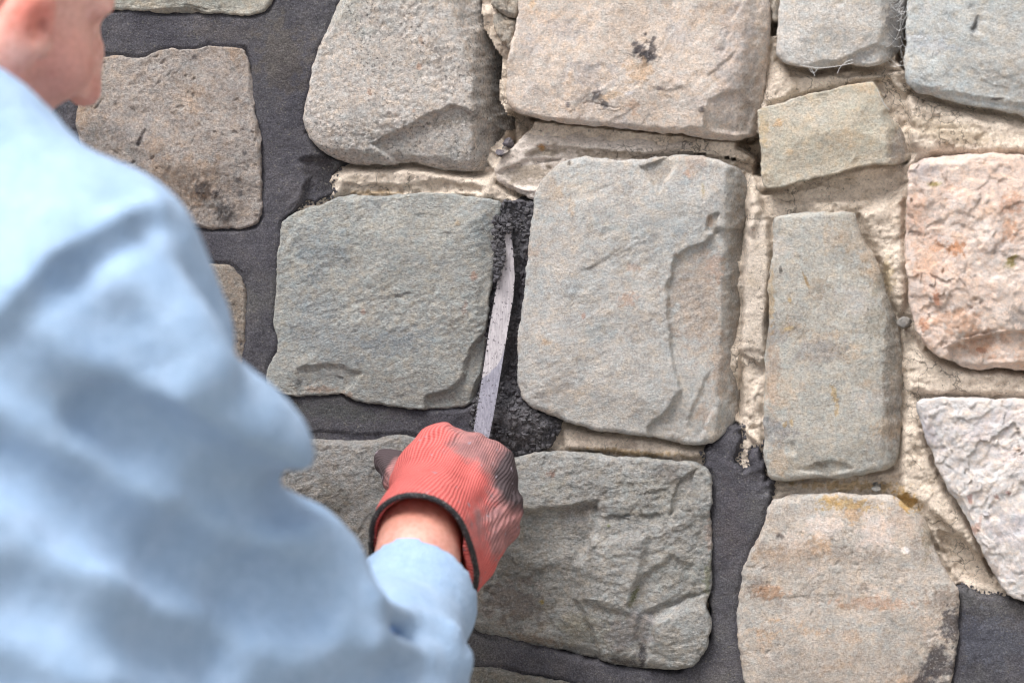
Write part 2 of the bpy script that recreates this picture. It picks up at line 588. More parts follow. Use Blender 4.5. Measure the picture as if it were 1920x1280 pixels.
    for kq, (bk, sc) in enumerate(((.12, -.0006), (.3, -.0016), (.6, -.004), (1.0, -.008))):
        e = edge.copy()
        n3 = fbm(edge[:, 0] * 60 + kq * 4, edge[:, 2] * 60, seed + 81 + kq, 3) * .0022
        e[:, 0] += nrm[:, 0] * (sc + n3); e[:, 2] += nrm[:, 1] * (sc + n3)
        e[:, 1] = edge[:, 1] + (back - edge[:, 1]) * bk
        cur = off + j
        quads.append(np.stack((prev, np.roll(prev, -1), np.roll(cur, -1), cur), 1)[:, ::-1])
        rows.append(e); cols.append(ecol); prev = cur; off += N
    V = np.vstack(rows); cc = np.vstack(cols); quads = np.vstack(quads)
    o = mesh_obj(name, V, quads, M_STONE[mat] if isinstance(mat, str) else mat, wall,
                 loc=np.array((c[0], .03, c[1])), tint=cc)
    if label:
        o['label'] = label
    return o


DARK = S(78, 74, 76); ORANGE = S(190, 128, 70); RUST = S(166, 118, 92); YEL = S(190, 150, 50); PALE = S(225, 215, 200)
GREEN = S(120, 122, 85); BLACKISH = S(70, 66, 60)  # near-black tone of a few small spots

# A: slab at the top left
build_stone([(120, -110), (520, -110), (522, -30), (513, -4), (500, 20), (470, 30), (380, 24), (300, 25), (240, 18), (180, 20), (110, 10), (100, -60)],
            (S(176, 173, 156), S(190, 186, 168), S(160, 160, 146)), 'fine', .002, .006, .0018, seed=11, NR=60,
            stains=[(372, 18, 14, 9, 0, BLACKISH, .6, .8)], feats=[('crack', [(345, 6), (375, 14), (392, 20)], .003, .0012)],
            label='pale grey-green slab cut off by the top edge')
# B: brown stone behind the face
build_stone([(199, 104), (229, 105), (268, 110), (285, 98), (311, 92), (360, 94), (386, 86), (413, 89), (456, 90), (463, 109), (472, 150), (478, 225),
             (487, 255), (489, 338), (490, 405), (476, 425), (431, 431), (367, 428), (290, 415), (210, 380), (160, 320), (138, 230), (148, 160), (170, 115)],
            (S(172, 162, 150), S(184, 173, 160), S(154, 147, 140)), 'rough', .001, .005, .0035, .0011, seed=23, clouds=([S(184, 172, 156), S(142, 138, 130), S(178, 154, 128), S(188, 180, 170)], 22),
            feats=[('crack', [(258, 275), (268, 255), (276, 240)], .003, .0012), ('crack', [(440, 312), (460, 306), (470, 318)], .002, .001),
                   ('ledge', [(330, 190), (440, 240), (470, 330), (300, 330), (250, 260)], .003, .012)],
            stains=[(384, 350, 20, 24, 20, DARK, .85, .7), (408, 362, 12, 10, 0, DARK, .85, .8), (420, 395, 24, 22, 0, S(110, 108, 106), .85, .6),
                    (448, 337, 10, 7, 0, S(95, 92, 92), .8, .6), (450, 362, 7, 9, 0, DARK, .7, .6), (266, 262, 5, 18, -25, DARK, .8, .5),
                    (350, 330, 90, 50, 0, S(176, 152, 126), .5, .8), (460, 287, 7, 5, 0, DARK, .7, .6), (364, 107, 7, 6, 0, DARK, .7, .6), (470, 160, 14, 90, 0, S(185, 178, 168), .5, .6)],
            bumps=[(384, 350, 22, .0018), (420, 395, 24, .0018), (408, 362, 12, .0015)], label='brown-grey rough stone with dark mortar splashes')
# C: small stone under it, mostly behind the arm
build_stone([(330, 500), (400, 495), (430, 496), (450, 515), (460, 550), (458, 640), (452, 740), (440, 770), (400, 790), (330, 782), (298, 700), (302, 560)],
            (S(158, 148, 132), S(172, 160, 142), S(120, 110, 100)), 'rough', 0, .006, .003, .001, seed=31, NR=60, N=300)
# D: speckled granite, top centre
build_stone([(640, -110), (905, -110), (913, -40), (917, 0), (921, 45), (941, 79), (953, 97), (953, 140), (951, 180), (967, 210), (971, 240), (950, 270), (930, 287), (925, 306), (920, 321),
             (896, 325), (855, 321), (810, 317), (776, 305), (735, 309), (679, 310), (637, 304), (607, 289), (585, 266), (570, 244), (569, 210),
             (577, 180), (587, 124), (596, 90), (607, 68), (619, 37), (622, 0), (630, -60)],
            (S(204, 197, 184), S(214, 206, 193), S(186, 187, 178)), 'granite', .008, .011, .0022, .0013, seed=43, NR=110,
            feats=[('facet', (893, -40), (889, 112), (960, 60), 1.7), ('facet', (880, 120), (923, 258), (960, 180), 1.5), ('facet', (600, 275), (780, 292), (700, 330), .9),
                   ('flake', [(765, 240), (800, 222), (850, 200), (875, 205), (900, 222), (935, 250), (930, 330), (770, 330), (700, 270)], .006, .004),
                   ('crack', [(640, 258), (700, 262), (765, 240), (850, 232)], .001, .002), ('crack', [(612, 215), (622, 235)], .0015, .0015)],
            stains=[(790, 127, 8, 7, 0, ORANGE, .7, .6), (697, 173, 6, 8, 0, ORANGE, .6, .6), (793, 78, 6, 12, 0, ORANGE, .45, .7), (780, 208, 7, 5, 0, ORANGE, .5, .6),
                    (690, 60, 26, 14, 10, S(150, 158, 152), .5, .7), (640, 20, 60, 40, 0, S(180, 184, 172), .5, .8), (930, 180, 40, 130, 0, S(132, 126, 118), .6, .6),  # tall grey-brown patch puts the right facet's shade into the colour
                    (850, 226, 60, 14, 12, S(125, 122, 112), .6, .8)],
            label='cream speckled granite block with a broken lower corner')
# E: beige block with black splats
build_stone([(974, -110), (1430, -110), (1436, -30), (1444, 20), (1444, 60), (1436, 138), (1428, 190), (1421, 225), (1419, 253), (1395, 262), (1371, 264), (1330, 261), (1278, 251), (1199, 246),
             (1127, 237), (1044, 230), (996, 220), (958, 207), (946, 179), (952, 138), (958, 86), (970, 45), (974, 0)],
            (S(207, 193, 175), S(214, 201, 184), S(198, 187, 173)), 'fine', .010, .008, .0026, .0007, terr=.0006, seed=57, clouds=([S(220, 206, 190), S(200, 178, 152), S(192, 184, 176), S(214, 188, 158)], 24), NR=115, aniso=62,
            feats=[('facet', (1400, -20), (1385, 230), (1440, 100), .55), ('facet', (1390, 100), (1310, 250), (1420, 240), .35),
                   ('crack', [(1065, 110), (1062, 150), (1055, 178), (1048, 192), (1070, 200)], .002, .0013), ('crack', [(1085, 210), (1105, 190), (1140, 200), (1180, 205)], .0013, .0012),
                   ('crack', [(1244, 168), (1256, 160), (1290, 168)], .0025, .0012), ('facet', (1000, 217), (1300, 246), (1100, 280), 1.1),
                   ('crack', [(1320, 150), (1350, 130), (1385, 95)], .002, .0018), ('crack', [(1390, 0), (1370, 60), (1350, 120)], .002, .0018),
                   ('flake', [(1330, 190), (1380, 170), (1410, 200), (1400, 250), (1320, 245)], .003, .004)],
            stains=[(1218, 107, 22, 13, -12, DARK, .97, .45), (1200, 95, 17, 11, 35, DARK, .97, .5), (1192, 84, 9, 6, 40, DARK, .9, .6), (1222, 82, 11, 4, -10, DARK, .9, .7), (1213, 66, 6, 4, 10, DARK, .9, .5), (1228, 74, 4, 6, 0, DARK, .85, .6), (1226, 92, 9, 8, 0, DARK, .9, .6),
                    (1122, 176, 9, 14, -30, S(130, 124, 120), .9, .8), (1135, 195, 8, 12, 10, S(105, 100, 98), .9, .8),
                    (1067, 198, 5, 7, 0, S(120, 110, 108), .9, .6), (1240, 168, 9, 5, -20, S(110, 100, 95), .9, .8), (1318, 206, 6, 7, 0, S(90, 85, 85), .9, .7), (1255, 182, 10, 4, -15, S(130, 110, 85), .6, .8),
                    (1200, 135, 30, 26, 0, S(205, 172, 130), .6, .8), (1190, 200, 16, 14, 0, S(196, 160, 128), .6, .9), (1183, 176, 11, 5, 5, S(235, 232, 226), .95, .4), (1000, 10, 8, 8, 0, S(225, 185, 130), .6, .6),
                    (1380, 110, 50, 130, 0, S(186, 176, 168), .55, .7), (1410, 180, 26, 90, 0, S(160, 148, 134), .6, .6), (1150, 180, 24, 9, 10, S(212, 178, 130), .5, .8)],  # the two tall patches darken the right facet, shade put into colour
            bumps=[(1216, 106, 22, .0016), (1200, 94, 15, .0016), (1122, 176, 12, .0015), (1318, 206, 6, .001)],
            label='large beige block with black mortar splats')
# F
build_stone([(1466, -110), (1700, -110), (1700, -30), (1698, 20), (1696, 62), (1686, 100), (1661, 119), (1633, 125), (1599, 120), (1555, 126), (1530, 131), (1496, 124), (1464, 117), (1454, 106),
             (1457, 62), (1463, 0)],
            (S(199, 196, 185), S(207, 203, 192), S(189, 189, 180)), 'fine', .006, .008, .0022, seed=61, NR=70,
            feats=[('facet', (1655, -40), (1648, 110), (1690, 60), 1.1), ('flake', [(1560, 120), (1600, 104), (1640, 85), (1690, 95), (1690, 140), (1560, 140)], .004, .004),
                   ('crack', [(1580, 0), (1582, 14)], .002, .001)],
            stains=[(1610, 110, 40, 12, 15, S(140, 142, 142), .5, .8), (1680, 40, 22, 80, 0, S(110, 112, 114), .6, .6)], label='pale grey stone hung with cobweb threads')  # tall dark patch paints the shade of the right face
# G
build_stone([(1702, -110), (2060, -110), (2080, 60), (2062, 236), (1990, 232), (1920, 219), (1880, 208), (1833, 202), (1786, 191), (1739, 178), (1705, 170), (1694, 147), (1697, 94), (1701, 0)],
            (S(182, 187, 182), S(194, 198, 191), S(189, 188, 178)), 'fine', .008, .008, .0026, terr=.0005, seed=67, clouds=([S(198, 198, 196), S(172, 176, 180), S(196, 190, 178)], 14), NR=90, aniso=-25,
            feats=[('crack', [(1822, 66), (1828, 45), (1833, 28)], .004, .0013), ('crack', [(1858, 185), (1882, 187)], .003, .0013), ('crack', [(1810, 20), (1822, 12)], .002, .001),
                   ('flake', [(1720, 165), (1800, 180), (1900, 196), (1990, 210), (1990, 260), (1700, 200)], .004, .006)],
            stains=[(1826, 50, 5, 24, -14, S(90, 92, 95), .6, .6), (1880, 120, 60, 60, 0, S(192, 188, 176), .5, .8), (1868, 186, 16, 3, 0, S(95, 98, 100), .8, .6)],
            label='smooth blue-grey stone in the top right corner')
# H: wedge
build_stone([(1421, 206), (1458, 194), (1517, 178), (1580, 162), (1636, 152), (1643, 158), (1652, 181), (1671, 219), (1696, 250), (1711, 284), (1702, 302), (1667, 309), (1639, 308), (1599, 316), (1549, 331),
             (1505, 341), (1458, 353), (1433, 355), (1425, 312), (1427, 281), (1422, 244)],
            (S(188, 180, 156), S(196, 187, 164), S(178, 176, 160)), 'fine', .006, .0035, .0014, .0006, seed=71, clouds=([S(204, 194, 172), S(176, 174, 158), S(206, 180, 138)], 12), NR=80, N=380,
            feats=[('facet', (1642, 150), (1669, 305), (1710, 260), 1.3)],
            stains=[(1460, 230, 12, 8, 20, S(205, 168, 115), .6, .7), (1480, 285, 10, 8, 0, S(208, 172, 118), .5, .7), (1605, 300, 12, 5, 30, S(130, 118, 95), .6, .7), (1560, 190, 30, 12, 10, S(206, 196, 172), .6, .8),
                    (1690, 270, 24, 50, -20, S(140, 130, 120), .75, .5), (1432, 240, 10, 40, 0, S(196, 172, 120), .5, .8), (1440, 335, 14, 14, 0, S(150, 140, 118), .5, .8)],  # slanted brown-grey patch is painted shade on the right facet
            label='yellowish wedge-shaped stone with a slanted lower edge')
# I: grey-green stone left of the blade
build_stone([(526, 417), (547, 401), (583, 387), (622, 378), (640, 365), (689, 368), (729, 366), (770, 361), (827, 362), (888, 370), (924, 375), (941, 380), (936, 401), (930, 442), (927, 494), (921, 531),
             (916, 584), (910, 633), (902, 698), (890, 752), (868, 765), (811, 769), (758, 765), (705, 759), (660, 750), (640, 738), (595, 742), (555, 744), (514, 734), (496, 718), (502, 685), (520, 655),
             (521, 630), (512, 616), (516, 568), (518, 503), (522, 454)],
            (S(165, 169, 161), S(178, 180, 170), S(158, 165, 163)), 'slate', .004, .0045, .0014, .0011, terr=.0003, seed=83, NR=120, N=460, aniso=20,
            feats=[('facet', (905, 365), (880, 770), (940, 500), .35), ('crack', [(775, 403), (805, 402), (830, 408)], .0014, .0012), ('crack', [(770, 432), (800, 428), (860, 440)], .001, .0012),
                   ('crack', [(563, 690), (590, 686), (612, 684)], .0016, .0015), ('crack', [(625, 704), (645, 708)], .002, .0013), ('flake', [(560, 690), (620, 682), (680, 700), (640, 745), (560, 745)], .0022, .005),
                   ('flake', [(905, 625), (880, 660), (870, 700), (850, 730), (800, 745), (800, 790), (930, 790), (930, 620)], .005, .004), ('flake', [(520, 385), (600, 378), (560, 420), (530, 470), (510, 460)], .003, .007),
                   ('crack', [(600, 600), (660, 570), (730, 560), (800, 545)], .001, .003)],
            stains=[(890, 517, 8, 10, -20, RUST, .8, .7), (875, 570, 5, 8, 0, RUST, .5, .8), (684, 583, 7, 8, 0, RUST, .75, .8), (872, 580, 7, 10, 0, RUST, .45, .9), (860, 418, 7, 5, 0, S(176, 150, 105), .5, .8),
                    (600, 730, 40, 8, 0, S(176, 140, 110), .5, .9), (650, 740, 14, 6, 0, S(176, 140, 110), .5, .9), (740, 640, 90, 30, 15, S(132, 146, 152), .5, .8), (600, 470, 60, 60, 0, S(132, 144, 148), .5, .8),
                    (900, 430, 22, 50, 0, S(150, 160, 158), .6, .7), (895, 390, 30, 20, 0, S(180, 184, 178), .5, .8), (570, 395, 40, 10, 15, S(176, 176, 162), .5, .8)],
            label='grey-green stone left of the trowel blade')
# J: large stone right of the blade
build_stone([(1002, 368), (1016, 335), (1053, 302), (1091, 294), (1161, 300), (1218, 298), (1278, 289), (1325, 293), (1363, 307), (1397, 321), (1400, 401), (1397, 471), (1391, 565), (1385, 635), (1386, 729),
             (1381, 794), (1349, 823), (1321, 837), (1283, 834), (1227, 818), (1161, 811), (1105, 806), (1044, 780), (997, 766), (978, 743), (971, 710), (971, 635), (978, 588), (985, 541), (990, 480), (997, 410)],
            (S(180, 179, 170), S(188, 185, 175), S(172, 177, 173)), 'fine', .009, .009, .0020, .0008, seed=97, clouds=([S(194, 184, 164), S(166, 172, 168), S(186, 166, 146), S(176, 182, 176), S(160, 156, 146)], 26), NR=130, N=480, aniso=30,
            feats=[('facet', (1364, 300), (1342, 830), (1400, 560), 1.5),
                   ('flake', [(1345, 430), (1322, 455), (1290, 468), (1269, 480), (1253, 537), (1255, 588), (1262, 668), (1277, 729), (1255, 766), (1215, 800), (1225, 840), (1420, 840), (1420, 430)], .0048, .003),
                   ('flake', [(1203, 312), (1240, 300), (1272, 290), (1258, 330), (1236, 364), (1222, 340)], .0028, .002),
                   ('crack', [(1075, 517), (1100, 508), (1130, 490), (1160, 470), (1190, 450), (1240, 436)], .0018, .0013), ('crack', [(1260, 400), (1290, 385), (1340, 400)], .0013, .0013),
                   ('crack', [(1230, 820), (1265, 780), (1278, 745)], .0016, .0015), ('flake', [(1330, 405), (1350, 400), (1345, 440), (1325, 432)], .003, .002), ('facet', (1010, 340), (1090, 290), (1010, 290), .5),
                   ('crack', [(1070, 370), (1140, 350), (1160, 345)], .001, .0014), ('flake', [(1300, 760), (1330, 700), (1340, 760), (1310, 830), (1290, 800)], .002, .003)],
            stains=[(1097, 591, 6, 7, 0, RUST, .85, .5), (1180, 560, 20, 14, 20, S(188, 156, 130), .6, .9), (1190, 500, 14, 8, 0, S(188, 150, 120), .4, .9), (1045, 365, 16, 22, 0, S(190, 165, 128), .4, .9),
                    (1075, 390, 8, 20, 0, S(192, 160, 115), .4, .9), (1025, 640, 9, 7, 0, S(192, 160, 115), .5, .8), (1240, 320, 34, 30, 0, S(150, 142, 130), .6, .6), (1069, 306, 6, 6, 0, BLACKISH, .8, .6),
                    (1310, 560, 60, 110, 0, S(172, 154, 134), .6, .8), (1340, 500, 20, 30, 0, S(186, 148, 118), .5, .9), (1350, 690, 20, 60, 0, S(182, 156, 130), .45, .9),
                    (1385, 560, 26, 300, 0, S(142, 134, 120), .8, .3), (1333, 415, 10, 14, 0, S(170, 140, 110), .6, .7), (1290, 325, 6, 10, 30, S(190, 140, 100), .5, .8), (1320, 355, 4, 12, 0, S(170, 150, 80), .5, .8),  # long strip down the right facet: its shade painted into the tint
                    (1030, 345, 30, 40, 0, S(162, 148, 128), .35, .9), (1290, 520, 40, 50, -30, S(150, 146, 138), .4, .9)],
            label='large grey stone right of the trowel blade with a flaked right side')
# K: tall grey stone
build_stone([(1450, 405), (1488, 401), (1535, 397), (1591, 396), (1607, 403), (1612, 438), (1643, 485), (1657, 523), (1664, 555), (1675, 583), (1689, 626), (1693, 691), (1690, 752), (1690, 815), (1685, 858), (1673, 880),
             (1632, 888), (1581, 897), (1519, 897), (1464, 903), (1438, 894), (1431, 850), (1432, 780), (1434, 673), (1441, 612), (1441, 523), (1450, 462)],
            (S(175, 173, 160), S(185, 182, 168), S(166, 167, 158)), 'pitted', .007, .010, .0016, .0006, seed=103, clouds=([S(192, 170, 140), S(148, 146, 142), S(190, 186, 178), S(160, 146, 124)], 26), NR=120, N=420,
            feats=[('facet', (1600, 420), (1660, 640), (1700, 500), .5), ('facet', (1660, 640), (1652, 880), (1700, 760), .9), ('crack', [(1490, 825), (1492, 850)], .003, .0013), ('crack', [(1520, 870), (1555, 864)], .003, .0015),
                   ('crack', [(1501, 478), (1498, 490)], .002, .001), ('flake', [(1500, 878), (1560, 862), (1600, 875), (1560, 890)], .0025, .003)],
            stains=[(1512, 525, 3, 20, 25, S(150, 120, 60), .8, .5), (1481, 562, 5, 5, 0, YEL, .7, .7), (1480, 615, 10, 5, 20, S(196, 170, 110), .6, .8), (1565, 740, 6, 22, 15, S(186, 150, 70), .6, .9), (1570, 770, 5, 14, 0, S(186, 150, 70), .5, .9),
                    (1484, 790, 6, 8, 20, YEL, .5, .8), (1472, 795, 5, 6, 0, YEL, .5, .8), (1450, 700, 16, 80, 0, S(188, 160, 132), .5, .8), (1675, 700, 24, 150, 0, S(128, 116, 100), .6, .7), (1447, 560, 8, 60, 0, S(186, 150, 84), .5, .9),  # tall brown patch paints shade on the right-hand facet
                    (1640, 600, 22, 40, 0, S(140, 132, 112), .5, .9), (1464, 506, 4, 10, 0, BLACKISH, .7, .5), (1648, 530, 14, 30, -20, S(150, 140, 112), .4, .9), (1460, 860, 24, 36, 0, S(188, 164, 132), .5, .8),
                    (1535, 870, 18, 6, 0, S(112, 104, 92), .6, .8)],
            label='tall grey pitted stone with yellow lichen flecks')
# L: orange and pink quartz
build_stone([(1703, 312), (1736, 295), (1802, 290), (1849, 286), (1920, 290), (2010, 296), (2050, 420), (2040, 640), (1990, 712), (1920, 697), (1877, 688), (1825, 696), (1783, 677), (1736, 656), (1717, 616), (1706, 579),
             (1703, 532), (1696, 471), (1699, 401), (1701, 354)],
            (S(222, 198, 178), S(232, 214, 196), S(222, 196, 174)), 'quartz', .012, .009, .0042, .0011, terr=.0012, seed=109, clouds=([S(240, 226, 212), S(226, 186, 152), S(214, 164, 124), S(200, 188, 180), S(238, 216, 196)], 34), NR=100, N=420, chips=.002,
            feats=[('crack', [(1780, 640), (1830, 622), (1880, 615), (1920, 622)], .004, .002), ('flake', [(1780, 650), (1850, 625), (1990, 612), (1990, 740), (1780, 720)], .007, .004),
                   ('crack', [(1810, 478), (1790, 480)], .0015, .001), ('crack', [(1705, 430), (1730, 440)], .003, .0015), ('facet', (1705, 330), (1740, 290), (1700, 290), .8)],
            stains=[(1790, 465, 18, 16, 0, S(196, 130, 72), .8, .9), (1757, 460, 14, 12, 0, S(206, 142, 92), .7, .9), (1757, 558, 9, 16, 0, S(180, 112, 70), .8, .8), (1732, 605, 12, 12, 0, S(190, 124, 78), .7, .9),
                    (1895, 380, 26, 20, 0, S(196, 138, 98), .6, 1.0), (1740, 480, 34, 60, 0, S(220, 170, 130), .5, .9), (1890, 430, 18, 26, 0, S(206, 148, 100), .6, 1.0), (1840, 640, 50, 30, 0, S(196, 146, 108), .6, .9),
                    (1720, 400, 24, 50, 0, S(206, 160, 128), .45, .9), (1750, 345, 14, 5, 10, S(168, 156, 70), .8, .6), (1893, 490, 12, 18, -30, S(160, 142, 40), .85, .7), (1730, 320, 30, 24, 0, S(182, 170, 164), .6, .8),
                    (1905, 590, 22, 24, 0, S(130, 126, 120), .6, .9), (1716, 437, 14, 6, 0, S(120, 100, 90), .6, .8), (1840, 655, 12, 8, 0, S(160, 96, 60), .6, .8), (1850, 500, 50, 30, 0, S(238, 224, 208), .6, .8)],
            label='pink and orange quartz stone with rust stains')
# M: white quartz
build_stone([(1717, 752), (1746, 743), (1825, 745), (1920, 747), (2010, 752), (2050, 860), (2040, 1080), (2000, 1150), (1920, 1127), (1898, 1120), (1878, 1100), (1847, 1042), (1823, 991), (1800, 944), (1776, 913), (1755, 874),
             (1746, 841), (1727, 799), (1720, 771)],
            (S(220, 214, 206), S(230, 224, 214), S(204, 200, 195)), 'quartz', .010, .008, .0050, .0013, terr=.0014, seed=113, clouds=([S(236, 230, 226), S(200, 196, 200), S(222, 206, 196)], 18), NR=100, N=420, chips=.0022, aniso=35,
            stains=[(1890, 920, 7, 6, 0, S(150, 92, 80), .8, .7), (1866, 928, 6, 5, 0, S(156, 100, 86), .7, .7), (1818, 930, 6, 10, 0, S(156, 100, 86), .7, .8), (1905, 840, 8, 6, 0, S(200, 160, 120), .6, .8),
                    (1840, 800, 60, 30, 20, S(196, 188, 188), .5, .9), (1890, 990, 50, 40, 0, S(196, 190, 192), .5, .9), (1830, 985, 8, 20, -30, S(190, 130, 100), .5, .8)],
            label='white quartz stone at the right edge')
# N: bottom right
build_stone([(1448, 936), (1487, 928), (1523, 925), (1573, 925), (1628, 928), (1671, 926), (1694, 944), (1726, 967), (1745, 991), (1749, 1022), (1769, 1065), (1784, 1089), (1798, 1103), (1800, 1150), (1795, 1220), (1780, 1300),
             (1750, 1380), (1620, 1420), (1450, 1400), (1400, 1330), (1394, 1276), (1384, 1210), (1380, 1171), (1386, 1104), (1394, 1061), (1417, 1014), (1433, 983), (1437, 956)],
            (S(186, 177, 162), S(197, 187, 172), S(170, 167, 157)), 'pitted', .005, .010, .0018, .0007, seed=127, clouds=([S(214, 198, 180), S(158, 146, 130), S(196, 162, 124), S(172, 172, 164), S(206, 182, 158), S(140, 124, 108)], 46), NR=125, N=460, mott=34,
            feats=[('facet', (1690, 935), (1755, 1040), (1760, 950), .6), ('crack', [(1400, 1120), (1500, 1118), (1640, 1108)], .001, .002)],
            stains=[(1590, 945, 60, 12, 0, YEL, .6, 1.1), (1700, 945, 30, 12, -35, YEL, .8, .8), (1560, 935, 26, 10, 0, YEL, .55, 1.0), (1600, 965, 20, 20, 0, S(198, 150, 80), .45, 1.0), (1697, 1030, 9, 9, 0, S(238, 234, 228), .97, .3),
                    (1545, 985, 40, 24, 0, S(222, 206, 190), .7, .8), (1640, 1000, 40, 40, 0, S(220, 202, 186), .6, .8), (1464, 1003, 9, 5, 0, S(100, 88, 82), .8, .5), (1445, 1108, 34, 16, 0, S(186, 138, 92), .6, .9), (1640, 1128, 80, 14, 0, S(196, 152, 116), .55, 1.0),
                    (1524, 1068, 8, 7, 0, S(210, 200, 190), .7, .6), (1450, 1170, 70, 12, 0, S(172, 174, 168), .6, .8), (1600, 1172, 120, 8, 1, S(178, 178, 170), .55, .8), (1560, 1250, 200, 60, 0, S(166, 156, 142), .6, .6),
                    (1600, 1040, 70, 20, 0, S(160, 146, 130), .5, .9), (1620, 1095, 14, 10, 0, S(110, 96, 84), .6, .9), (1740, 1000, 14, 50, 0, S(150, 136, 108), .6, .8), (1588, 1135, 22, 8, 0, S(140, 112, 80), .5, .9), (1480, 1040, 90, 22, 0, S(176, 154, 128), .5, .9),
                    (1785, 1170, 26, 40, 0, DARK, .9, .7), (1760, 1240, 40, 40, 0, DARK, .9, .6), (1735, 1290, 46, 40, 0, DARK, .95, .5), (1740, 1195, 14, 20, 0, S(186, 180, 172), .5, .7)],
            label='rounded brown stone with yellow lichen along its top and a white spot')
# O: bottom centre
build_stone([(920, 880), (960, 858), (993, 850), (1016, 846), (1079, 846), (1133, 854), (1184, 856), (1251, 862), (1297, 864), (1329, 882), (1337, 897), (1337, 936), (1331, 975), (1335, 1014), (1335, 1053), (1335, 1108), (1325, 1132), (1335, 1163),
             (1329, 1210), (1305, 1245), (1270, 1257), (1231, 1253), (1188, 1255), (1149, 1247), (1110, 1237), (1079, 1233), (1048, 1221), (1028, 1229), (993, 1218), (954, 1214), (919, 1202), (888, 1186), (864, 1140), (856, 1050), (868, 950)],
            (S(158, 159, 152), S(174, 174, 166), S(140, 141, 134)), 'slate', .006, .007, .0040, .0016, terr=.0007, seed=131, clouds=([S(150, 152, 146), S(180, 180, 172), S(132, 128, 122), S(160, 158, 140)], 22), aniso=12, chips=.0009,
            feats=[('ledge', [(1110, 1010), (1215, 1000), (1208, 1050), (1192, 1095), (1178, 1142), (1100, 1120), (1085, 1060)], .005, .0045), ('flake', [(1190, 1090), (1260, 1040), (1300, 1060), (1290, 1120), (1230, 1160), (1190, 1140)], .0035, .006),
                   ('flake', [(860, 980), (930, 955), (1000, 955), (1060, 950), (1120, 940), (1130, 970), (1110, 1010), (1080, 1060), (1080, 1120), (1110, 1180), (1130, 1260), (840, 1260)], .006, .008),
                   ('flake', [(1290, 1115), (1320, 1110), (1260, 1140), (1225, 1165), (1210, 1240), (1190, 1200), (1200, 1150)], .004, .006), ('ledge', [(1225, 1170), (1260, 1142), (1345, 1130), (1345, 1250), (1260, 1262), (1210, 1240)], .003, .004),
                   ('crack', [(1125, 968), (1180, 962), (1215, 965), (1252, 962)], .004, .0016), ('facet', (1280, 855), (1345, 890), (1345, 850), .7), ('flake', [(1262, 930), (1280, 895), (1305, 880), (1298, 905), (1275, 950), (1258, 965)], .003, .002),
                   ('facet', (900, 1175), (1270, 1245), (1000, 1260), .7)],
            stains=[(1035, 886, 8, 8, 0, S(140, 100, 80), .7, .8), (1010, 1050, 150, 130, 0, S(132, 131, 122), .45, .9), (960, 1130, 70, 50, 0, S(118, 104, 96), .5, 1.0), (1190, 1115, 6, 26, -25, S(104, 106, 52), .8, .6), (1015, 1128, 6, 5, 0, S(170, 150, 50), .7, .7),  # broad left-hand patch paints the man's shade into the tint
                    (1230, 930, 90, 60, 0, S(158, 158, 148), .5, .8), (1205, 1225, 9, 32, 0, DARK, .85, .7), (1170, 1242, 50, 10, -5, DARK, .7, .8), (1270, 1070, 60, 60, 0, S(156, 156, 144), .45, .9), (1327, 1080, 8, 40, 0, S(108, 112, 74), .6, .9),
                    (1180, 1180, 60, 40, 30, S(118, 112, 114), .5, .8), (1330, 1000, 8, 40, 0, S(188, 160, 140), .4, .9), (1110, 880, 60, 14, 0, S(140, 140, 132), .5, .8), (1144, 982, 5, 4, 0, S(104, 120, 50), .7, .6), (1000, 1200, 60, 12, -8, S(140, 116, 92), .5, .9)],
            label='split-faced grey stone behind the glove with raised flakes')
# P: left of the glove
build_stone([(512, 826), (537, 815), (600, 812), (680, 818), (760, 815), (806, 826), (818, 900), (820, 1000), (808, 1080), (750, 1130), (620, 1138), (520, 1110), (488, 1000), (492, 880)],
            (S(146, 145, 138), S(158, 156, 148), S(132, 131, 124)), 'slate', .004, .006, .0028, .0015, terr=.0008, seed=139, NR=110, N=420, aniso=20,
            stains=[(620, 960, 50, 80, 0, S(112, 106, 90), .5, .9), (560, 850, 40, 20, 0, S(146, 142, 130), .5, .8)], label='dark grey stone between the sleeve and the glove')
# Q
build_stone([(835, 1268), (885, 1254), (930, 1252), (990, 1268), (1050, 1276), (1110, 1296), (1130, 1360), (1100, 1420), (900, 1430), (825, 1400), (815, 1320)],
            (S(128, 126, 116), S(142, 140, 128), S(116, 116, 104)), 'slate', .002, .006, .003, .0013, seed=149, NR=60, N=320)
# lumps of old mortar squeezed between the blocks
def lump(outline, seed, pal=(S(190, 180, 160), S(202, 192, 172), S(172, 164, 148)), front=-.004):
    o = build_stone(outline, pal, 'rough', front, .010, .004, .0022, seed=seed, name='mortar_lump', chips=.002)
    return o


lump([(916, -40), (974, -40), (972, 20), (962, 34), (950, 30), (930, 18), (918, 8)], 151)
lump([(921, 26), (935, 22), (955, 34), (968, 36), (964, 60), (953, 92), (936, 78), (922, 46)], 153, front=-.006)
lump([(1444, -40), (1464, -40), (1462, 20), (1456, 40), (1447, 38), (1443, 10)], 155)
